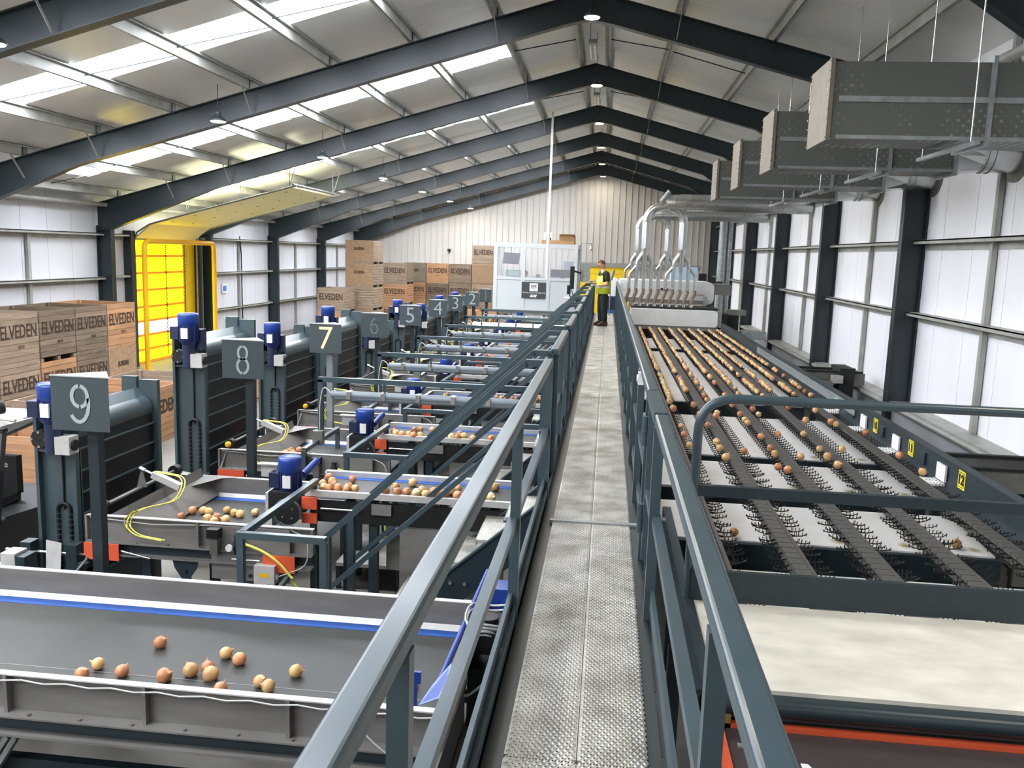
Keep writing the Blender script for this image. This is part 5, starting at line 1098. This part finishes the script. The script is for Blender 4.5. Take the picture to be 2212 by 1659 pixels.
# seated office worker
TH = 0.0
px_, py_, pz_ = -2.95, 31.45, Z0
w2 = thing('person', 'person in orange top seated inside the white cabin, only head and shoulder showing', 'person', (px_, py_, pz_))
bv = [A(0, 0, .5), A(0, 0, .7), A(.02, -.03, .9), A(.02, -.05, 1.0), A(0, -.06, 1.1), A(-.02, -.07, 1.15), A(-.1, -.05, .5), A(-.12, -.45, .5), A(-.12, -.45, .08), A(.1, -.05, .5), A(.12, -.45, .5), A(.12, -.45, .08), A(-.2, -.05, .97), A(-.24, -.1, .72), A(-.15, -.38, .82), A(.2, -.05, .97), A(.24, -.1, .72), A(.15, -.38, .82)]
brd = [(.13,.16),(.12,.15),(.12,.16),(.09,.13),.052,.055,.08,.06,.045,.08,.06,.045,.055,.045,.032,.055,.045,.032]
skin('body', bv, be, brd, skinm, w2)
skin('orange_top', [A(0, 0, .5), A(0, 0, .72), A(.02, -.03, .93), A(.01, -.05, 1.03), A(-.2, -.05, .98), A(-.24, -.1, .74), A(.2, -.05, .98), A(.24, -.1, .74)], [(0,1),(1,2),(2,3),(2,4),(4,5),(2,6),(6,7)], [(.15,.18),(.145,.17),(.135,.18),(.07,.08),.075,.065,.075,.065], mat('orange_top', 'e07a3c', .7), w2)
head(w2, A(-.03, -.08, 1.22), (-.8, -.6), .1)
hand(w2, A(-.15, -.38, .82), (0, -1, .1), 1, skinm); hand(w2, A(.15, -.38, .82), (0, -1, .1), -1, skinm)
for s in (-.12, .12):
    mb = MB().box(px_+s-.05, px_+s+.05, py_-.62, py_-.38, pz_+.01, pz_+.1); mb.build('shoe', blackp, w2)
o = thing('office_chair', 'dark chair under the seated person in the cabin', 'chair', (px_, py_+.05, Z0)); MB().box(px_-.24, px_+.24, py_-.25, py_+.22, Z0+.33, Z0+.37).build('seat', dark_m, o); MB().box(px_-.22, px_+.22, py_+.22, py_+.26, Z0+.4, Z0+.85).build('backrest', dark_m, o); MB().cyl((px_, py_, Z0), (px_, py_, Z0+.33), .04, n=10).build('column', duct, o)
# ================================================================== CRATES
FACE = {}
def crate(x0, y0, z0, dx, dy, h, wood, label, group, big='ELVEDEN', near=False, style='plank', faces=('x', 'y'), year=None, tsize=None, openbase=False):
    """open topped potato crate; x0,y0 the low corner; text on +x face ('x') or -y face ('y')"""
    t = thing('wooden_crate', label, 'crate', (x0+dx/2, y0+dy/2, z0), group)
    x1, y1, z1 = x0+dx, y0+dy, z0+h; zb = z0+.10; nb = 8; bh = (z1-zb)/nb; th = .022
    def boards(fn, m, solid):
        if near and not solid:
            for i in range(nb):
                mb = MB(); fn(mb, zb+i*bh+.005, zb+(i+1)*bh-.005, random.uniform(-.004, .004)); mb.build('plank', m, t)
        elif solid: mb = MB(); fn(mb, zb, z1, 0); mb.build('board_side', W_OSB if m is not W_OLD else m, t)
        else:
            mb = MB()
            for i in range(nb): fn(mb, zb+i*bh+.007, zb+(i+1)*bh-.007, random.uniform(-.003, .003))
            mb.build('side_planks', m, t)
    so = style == 'board'
    boards(lambda mb, a, b, r: mb.box(x1-th+r, x1+r, y0+.004, y1-.004, a, b), wood, so and 'x' in faces and faces[0] == 'x')
    boards(lambda mb, a, b, r: mb.box(x0+.004, x1-.02, y0+r, y0+th+r, a, b), wood, so and faces[0] == 'y')
    nn = near; near = False
    boards(lambda mb, a, b, r: mb.box(x0, x0+th, y0+.004, y1-.004, a, b), wood, False)
    boards(lambda mb, a, b, r: mb.box(x0+.02, x1-.02, y1-th, y1, a, b), wood, False)
    near = nn
    for cx in (x0+.03, x1-.09):
        for cy in (y0+.03, y1-.09): MB().box(cx, cx+.06, cy, cy+.06, z0+.0, z1-.005).build('corner_post', wood, t)
    MB().box(x0+.02, x1-.02, y0+.02, y1-.02, zb, zb+.02).build('floor_boards', wood, t)
    for k in range(3):
        MB().box(x0, x1, y0+(dy-.1)*k/2, y0+(dy-.1)*k/2+.1, z0, z0+.08).build('skid', wood, t)
    f = faces[0]
    s = (tsize or .27)*1.38
    if f == 'x' and not openbase: MB().box(x1-.03, x1-.005, y0+.01, y1-.01, z0+.005, z0+.10).build('base_board', wood, t)
    if f == 'y' and not openbase: MB().box(x0+.01, x1-.01, y0+.005, y0+.03, z0+.005, z0+.10).build('base_board', wood, t)
    f = faces[0]
    if big and f == 'x': inst(text_mesh(big, ink, size=s, bold=.006, sx=.69*dy/1.25), 'stencil_lettering', t, (x1+.006, (y0+y1)/2, z1-.40), ROT_PX)
    if big and f == 'y': inst(text_mesh(big, ink, size=s, bold=.006, sx=.69*dx/1.25), 'stencil_lettering', t, ((x0+x1)/2, y0-.006, z1-.38), ROT_FRONT)
    if year and f == 'x': inst(text_mesh(year, ink, size=.10), 'stencil_year', t, (x1+.006, (y0+y1)/2+.05, z1-.72), ROT_PX)
    if year and f == 'y': inst(text_mesh(year, ink, size=.09), 'stencil_year', t, ((x0+x1)/2, y0-.006, z1-.66), ROT_FRONT)
    return t
woods = [W_PALE, W_GREY, W_GREY, W_PALE, W_OSB]; woods2 = [W_PALE, W_ORG, W_GREY, W_PALE]
H = 1.13
for i, y in enumerate((14.72, 16.02, 17.32, 18.60, 19.88)):
    for j in range(2):
        wd = ([W_GREY, W_PALE, W_GREY, W_GREY, W_ORG] if j else [W_ORG, W_PALE, W_ORG, W_GREY, W_PALE])[i]
        bd = (i == 4 and j == 0)
        crate(-13.75, y, -CZ+H*j, 1.55, 1.26, H, wd, ('%s %s crate in the left wall stack, %s column before the yellow door' % (['lower', 'upper'][j], {'wood_orange': 'orange', 'wood_pale': 'pale', 'wood_grey': 'grey'}[wd.name], ordn(4-i))), 'crates stacked along the left wall', near=(not bd), style='board' if bd else 'plank', faces=('x',), year='2018', tsize=.12 if bd else .29, openbase=(i == 2 and j == 1))
for i, y in enumerate((13.35, 14.75, 16.1)):
    crate(-10.0, y, -CZ, 1.6, 1.3, 1.08, [W_PALE, W_ORG, W_PALE][i], 'single crate on the floor behind the nearest elevators, %s from the viewer' % ordn(i), 'single crates standing behind the elevators', near=True, faces=('x',))
crate(-9.2, 11.0, -CZ, 1.6, 1.3, 1.05, W_ORG, 'open crate behind the forklift at the left picture edge', 'single crates standing behind the elevators', near=True, faces=('x',))
for i, y in enumerate((20.0, 21.6)):
    crate(-9.3, y, -CZ, 1.5, 1.3, 1.08, W_ORG, ['nearer', 'farther'][i]+' floor crate seen through the gap between elevators eight and seven', 'single crates standing behind the elevators', near=False, faces=('x',))
G2 = 'crate stacks before the ribbed end wall'
def stack(x0, y0, dx, dy, rows, tag_, face='y'):
    for j, (wd, txt, st, yr) in enumerate(rows):
        pos = ('alone' if len(rows) == 1 else ['bottom one', 'second one up', 'third one up', 'top one', ''][j])
        if len(rows) == 3 and j == 2: pos = 'top one'
        crate(x0, y0, -CZ+1.045*j, dx, dy, 1.045, wd, '%s crate, %s, %s' % ({'wood_orange': 'orange wood', 'wood_pale': 'pale wood', 'wood_grey': 'grey-brown', 'wood_old': 'dark weathered'}[wd.name], pos, tag_), G2, big=txt, style=st, faces=(face,), year=yr, tsize=.12 if st == 'board' else (.27 if txt else None))
E_ = 'ELVEDEN'
stack(-12.4, 35.9, 1.24, 1.6, [(W_ORG, None, 'plank', None), (W_PALE, E_, 'plank', None)], 'short stack at the far left wall')
stack(-11.74, 37.8, 1.28, 1.8, [(W_PALE, None, 'plank', None), (W_PALE, None, 'plank', None), (W_PALE, E_, 'board', None), (W_PALE, E_, 'board', None)], 'tallest four-high stack')
stack(-11.3, 42.6, 1.25, 1.6, [(W_ORG, E_, 'plank', None), (W_ORG, E_, 'plank', None), (W_GREY, E_, 'plank', None)], 'stack just right of the tallest one')
cols = [[(W_ORG, E_, 'plank', None), (W_ORG, E_, 'plank', '2018'), (W_OLD, E_, 'board', None)], [(W_GREY, E_, 'plank', None), (W_GREY, E_, 'plank', None), (W_ORG, E_, 'plank', '2018')],
        [(W_GREY, None, 'plank', None), (W_GREY, E_, 'plank', None), (W_GREY, E_, 'plank', None)], [(W_PALE, E_, 'plank', None), (W_PALE, E_, 'plank', None), (W_GREY, None, 'board', None), (W_PALE, E_, 'plank', None)], [(W_PALE, E_, 'plank', None), (W_ORG, E_, 'plank', None), (W_GREY, None, 'plank', None), (W_PALE, None, 'plank', None)]]
for i, c in enumerate(cols[:4]): stack(-11.0+1.24*i+(.3 if i > 2 else 0)*0, 46.0, 1.21, 1.6, c, '%s column of the row against the end wall' % ordn(i))
for i, x in enumerate((-8.6, -7.36, -6.1)): stack(x, 40.2, 1.2, 1.6, [(W_ORG, E_, 'plank', None)], 'low row, %s from the left' % ordn(i))
# ================================================================== FORKLIFT (left edge)
fk = thing('forklift', 'black forklift truck with open cab frame at the left picture edge', 'forklift', (-6.8, 8.9, -CZ))
MB().poly([(8.1, -3.75), (9.9, -3.75), (9.9, -3.1), (9.3, -2.95), (8.9, -3.05), (8.3, -3.0), (8.1, -3.2)], 'x', -7.6, -6.35).build('chassis', blackp, fk)
for a in ([(-6.4, 8.2, -3.05), (-6.42, 8.32, -2.5), (-6.5, 8.5, -2.12), (-6.6, 9.4, -2.08)], [(-6.4, 9.9, -3.1), (-6.5, 9.75, -2.6), (-6.6, 9.4, -2.08)], [(-7.6, 8.2, -3.05), (-7.55, 8.5, -2.12), (-7.5, 9.4, -2.08)]): MB().tube(a, .06, 6, smooth=False).build('cab_pillar', rubber, fk)
MB().box(-7.55, -6.5, 8.5, 9.5, -2.1, -2.05).build('roof_guard', MATS['header_grey'], fk); MB().bar((-7.6, 8.5, -2.1), (-6.45, 8.5, -2.1), .08, .06).build('roof_edge', rubber, fk)
MB().tube([(-7.5, 8.55, -1.98), (-7.0, 8.7, -1.97), (-6.4, 8.6, -2.0)], .02, 6).build('roof_pipe', lip, fk)
MB().lathe((-6.75, 8.8, -1.97), [(.07, 0), (.08, .03), (.07, .12), (.02, .15)], 12).build('beacon', rubber, fk)
MB().box(-7.1, -6.68, 8.95, 9.05, -2.95, -2.5).box(-7.1, -6.68, 8.6, 9.0, -3.02, -2.93).build('seat', blackp, fk); inst(text_mesh('Linde', lip, size=.11), 'maker_name', fk, (-6.9, 8.945, -2.6), ROT_FRONT)
MB().box(-7.65, -6.3, 8.0, 8.1, -3.75, -3.4).build('red_panel', mat('forklift_red', 'd6331c', .4), fk)
for y in (8.35, 9.6): MB().cyl((-7.62, y, -3.6), (-7.4, y, -3.6), .23, n=20).cyl((-6.55, y, -3.6), (-6.33, y, -3.6), .23, n=20).build('wheel', rubber, fk)
o = MB().cyl((-6.0, 7.1, -3.3), (-6.0, 7.1, -3.12), .035, n=10).box(-6.05, -5.95, 7.05, 7.15, -3.12, -3.07).cyl((-6.0, 7.1, -CZ), (-6.0, 7.1, -3.3), .02, n=6).build('red_switch', mat('signal_red', 'd93025', .4)); tag(o, 'red emergency switch left of the nearest elevator foot', 'switch')
o = thing('grey_cover', 'flat grey cover plate behind the left end of the near conveyor', 'cover', (-5.4, 5.9, -CZ)); MB().box(-6.0, -4.65, 5.6, 6.1, -2.62, -2.58).build('plate', galv, o); MB().box(-5.9, -4.7, 5.65, 6.05, -CZ, -2.62).build('cover_body', dark_m, o)
o = thing('control_post', 'white control box on a slanted dark post behind the near conveyor', 'box', (-4.5, 6.0, -CZ)); MB().box(-4.62, -4.5, 5.95, 6.1, -2.95, -2.45).build('white_box', lip, o); MB().box(-4.5, -4.42, 5.95, 6.1, -CZ, -2.47).build('post', beam, o)
o = thing('slotted_tray', 'white slotted cable tray at the lower left corner', 'tray', (-3, 2.9, -3.3)); MB().box(-4.5, -1.6, 3.0, 3.1, -3.32, -3.3).build('tray', lip, o)
sl = MB()
for i in range(28): sl.box(-4.4+i*.1, -4.35+i*.1, 3.04, 3.06, -3.2995, -3.298)
sl.build('tray_slots', blackp, o, kind='stuff'); MB().box(-4.4, -4.35, 3.02, 3.08, -CZ, -3.32).box(-1.8, -1.75, 3.02, 3.08, -CZ, -3.32).build('tray_leg', beam, o)
for i, x in enumerate((-2.6, -2.25)):
    o = MB().box(x, x+.2, 4.6, 4.8, -CZ, -CZ+.14).build('floor_box', cabw); tag(o, ['left', 'right'][i]+' small white box on the dark floor under the near conveyor', 'box')
# ================================================================== ONIONS
def onion_mesh(seed, r=.041):
    rd = random.Random(seed); mb = MB(); n = 12; prof = [(0.002, -1.02), (.18, -.98), (.62, -.82), (.92, -.45), (1.0, -.02), (.95, .36), (.72, .72), (.38, .93), (.15, 1.12), (.10, 1.25+rd.random()*.15), (.04, 1.35+rd.random()*.3)]
    vs = []; sq = .86+rd.random()*.16; bx, by = rd.uniform(-.12, .12), rd.uniform(-.12, .12)
    for i, (a, h) in enumerate(prof):
        for k in range(n): t = 2*pi*k/n; w = 1+.03*sin(3*t+seed); o_ = max(0, h-1); vs.append((r*(a*w*cos(t)+bx*o_*4), r*(a*w*sin(t)+by*o_*4), r*h*sq))
    mb.add(vs, [(i*n+k, i*n+(k+1) % n, (i+1)*n+(k+1) % n, (i+1)*n+k) for i in range(len(prof)-1) for k in range(n)], True); return mb
ONM = []
for s in range(3):
    for m in (ON1, ON2, ON1, ON3): ONM.append(onion_mesh(s).mesh('onion', m))
cnt = [0]
def onion(x, y, z, label, group, sc=1.0):
    s = sc*random.uniform(.88, 1.12); me = ONM[random.choice([0, 0, 1, 1, 2, 4, 4, 5, 6, 8, 9, 10, 3, 5])]
    o = inst(me, 'onion', None, (x, y, z), (random.uniform(-1.3, 1.3), random.uniform(-1.3, 1.3), random.uniform(0, 6)), s); tag(o, label, 'onion', group); cnt[0] += 1
def rowset(pts, z, what, group, sc=1.0):
    pts = sorted(pts)
    for i, (x, y) in enumerate(pts): onion(x, y, z, 'brown onion on %s, %s from its left end' % (what, ordn(i)), group, sc)
N10 = [(-2.744, 4.917), (-2.962, 4.587), (-2.772, 4.526), (-2.501, 4.515), (-2.382, 4.605), (-2.30, 4.66), (-2.245, 4.58), (-2.273, 4.85), (-2.157, 4.789), (-1.925, 4.547), (-1.854, 4.50), (-1.762, 4.701), (-2.112, 4.43), (-2.98, 4.45), (-1.05, 4.7)]
rowset(N10, -2.545, 'the near foreground conveyor', 'onions on the near foreground conveyor', 1.05)
R9 = [(-2.535, 7.669), (-2.46, 7.54), (-2.52, 7.44), (-2.476, 7.34), (-2.405, 7.42), (-2.424, 7.335), (-2.344, 7.34), (-2.256, 7.33), (-2.267, 7.42), (-2.19, 7.36), (-2.307, 7.68), (-1.725, 7.68), (-1.85, 7.5), (-1.9, 7.34), (-1.79, 7.33), (-1.709, 7.36), (-1.62, 7.35), (-1.59, 7.45), (-1.53, 7.33), (-1.48, 7.44), (-1.436, 7.35), (-1.36, 7.36), (-1.328, 7.47), (-1.28, 7.58), (-1.24, 7.34), (-1.019, 7.54), (-.95, 7.7), (-1.02, 7.36), (-.94, 7.35)]
rowset(R9, -2.163, 'discharge belt nine', 'onions on discharge belt nine')
R8 = [(-2.411, 9.78), (-2.463, 9.9), (-2.334, 9.75), (-2.255, 9.77), (-2.186, 9.72), (-2.11, 9.76), (-2.24, 10.0), (-2.18, 10.07), (-2.035, 10.08), (-1.74, 9.76), (-1.66, 9.74), (-1.79, 9.83), (-1.669, 9.93), (-1.6, 9.82), (-1.476, 9.72), (-1.264, 9.76)]
rowset(R8, -2.163, 'discharge belt eight', 'onions on discharge belt eight')
L9 = [(-3.95, 7.6), (-3.86, 7.58), (-3.76, 7.6), (-3.69, 7.57), (-3.55, 7.66), (-3.87, 7.38), (-3.45, 7.6), (-3.38, 7.57), (-3.26, 7.65), (-3.613, 7.38), (-3.55, 7.44), (-3.435, 7.38), (-3.52, 7.32)]
rowset(L9, -2.545, 'trough conveyor nine', 'onions on trough conveyor nine')
for i in range(30):
    a = i % 6; b = i//6; onion(-3.86+a*.075+random.uniform(-.02, .02), 9.62+b*.085+random.uniform(-.02, .02)+.0, -2.545+(.055 if 1 <= a <= 4 and 1 <= b <= 3 and i % 2 else 0)+(.05 if i % 5 == 0 else 0), 'onion in the heap on trough conveyor eight', 'heap of onions on trough conveyor eight')
onion(-3.05, 10.35, -2.545, 'lone onion on the belt right of the heap on trough conveyor eight', 'onions on trough conveyor eight'); onion(-2.75, 9.7, -2.545, 'pale onion at the right end of trough conveyor eight', 'onions on trough conveyor eight'); onion(-2.9, 13.1, -2.545, 'single onion on trough conveyor seven', 'onions on trough conveyor seven')
CN = [(0.983, 10.484), (0.982, 9.999), (0.99, 9.405), (1.314, 9.687), (1.31, 9.358), (1.315, 8.916), (1.557, 9.275), (1.877, 10.114), (1.876, 9.502), (1.871, 9.231), (2.103, 10.296), (2.125, 9.155), (2.427, 10.41), (2.423, 9.598), (1.301, 11.41), (1.294, 12.138), (1.55, 11.576), (1.506, 11.345), (1.852, 11.568), (1.852, 11.172), (1.853, 10.942), (2.091, 12.028), (2.1, 11.607), (1.85, 12.303), (2.664, 11.369), (2.632, 12.323), (2.974, 12.183), (1.326, 10.658), (0.982, 11.704), (0.977, 11.8), (0.972, 12.293), (0.966, 12.4), (1.527, 12.609), (1.543, 12.923), (1.538, 13.05), (2.089, 13.336), (1.854, 13.14), (2.438, 13.28), (2.972, 13.6), (3.208, 14.3), (3.218, 13.945), (3.223, 13.564), (0.726, 8.516), (0.741, 7.754), (1.309, 7.59), (1.789, 8.62), (1.866, 8.52), (2.422, 9.238), (2.43, 8.856), (2.674, 9.634), (3.225, 10.677), (3.24, 9.482), (3.228, 8.761), (2.996, 11.16), (2.975, 11.329), (2.646, 11.297)]
ROWX = [.74, 1.0, 1.30, 1.56, 1.86, 2.12, 2.42, 2.68, 2.98, 3.24]
START = [10.2, 12.6, 13.4, 13.7, 14.4, 13.9, 13.6, 13.9, 13.9, 14.6]
rows = {i: [] for i in range(10)}
for x, y in CN: i = min(range(10), key=lambda k: abs(ROWX[k]-x)); rows[i].append((y, x))
farm = {ON1: MB(), ON2: MB(), ON3: MB()}
for i in range(10):
    y = START[i]
    while y < 25.3:
        gap = .5 if y < START[i]+3.0 and random.random() < .1 else 0
        rows[i].append((y, ROWX[i]+random.uniform(-.012, .012))); y += .115+gap
    rows[i].sort()
    for k, (yy, xx) in enumerate(rows[i]):
        if k < 19 and yy < 16.2: onion(xx, yy, -2.035, 'brown onion in %s cup row from the walkway, %s onion from the near end' % (ordn(i), ordn(k)), 'onions in the cup conveyor rows')
        else:
            m = random.choice([ON1, ON2, ON1, ON3]); b = farm[m]; s = random.uniform(.034, .041)
            c = (xx+random.uniform(-.008, .008), yy, -2.035); n = 8; vs = []; pr = [(.1, -1), (.8, -.6), (1, 0), (.7, .7), (.12, 1.15), (.06, 1.6)]; tx, ty = random.uniform(-.8, .8), random.uniform(-.8, .8)
            for a, h in pr:
                for q in range(n): t = 2*pi*q/n; vs.append((c[0]+s*(a*cos(t)+tx*h*.5), c[1]+s*(a*sin(t)+ty*h*.5), c[2]+s*h*.85))
            b.add(vs, [(u*n+q, u*n+(q+1) % n, (u+1)*n+(q+1) % n, (u+1)*n+q) for u in range(5) for q in range(n)], True)
for m, nm in ((ON1, 'tan'), (ON2, 'red-brown'), (ON3, 'pale')):
    o = farm[m].build('onion_rows', m, None, kind='stuff'); tag(o, '%s onions filling the far cup rows of the conveyor' % nm, 'onions')
for i, (x, y, z) in enumerate([(3.06, 7.4, -2.33), (1.193, 7.32, -2.33), (2.519, 6.9, -2.68), (1.142, 8.63, -2.68), (1.246, 8.72, -2.68), (1.776, 8.63, -2.68), (3.009, 8.63, -2.68)]):
    onion(x, y, z, 'fallen onion lying below the cup chains, %s one from the viewer side' % ordn(i), 'fallen onions under the cup conveyor')
lf = {ON1: MB(), ON2: MB()}
for k in range(2, 9):
    for q in range(26 if k < 5 else 12):
        x = random.uniform(-2.5, -.9); y = 7.3+P*k-.15+random.uniform(.1, .35)
        lf[random.choice([ON1, ON2])].lathe((x, y, -2.165), [(.003, -.034), (.03, -.015), (.034, .005), (.02, .03), (.005, .045)], 8)
for m in lf: o = lf[m].build('onions_on_far_belts', m, None, kind='stuff'); tag(o, 'onions scattered on the farther discharge belts 7 to 1' + (' tan' if m is ON1 else ' red-brown'), 'onions')
# ------------------------------------------------------------------ lift everything so the floor is at z = 0
for o in list(bpy.data.objects):
    if o.parent is None: o.location.z += CZ
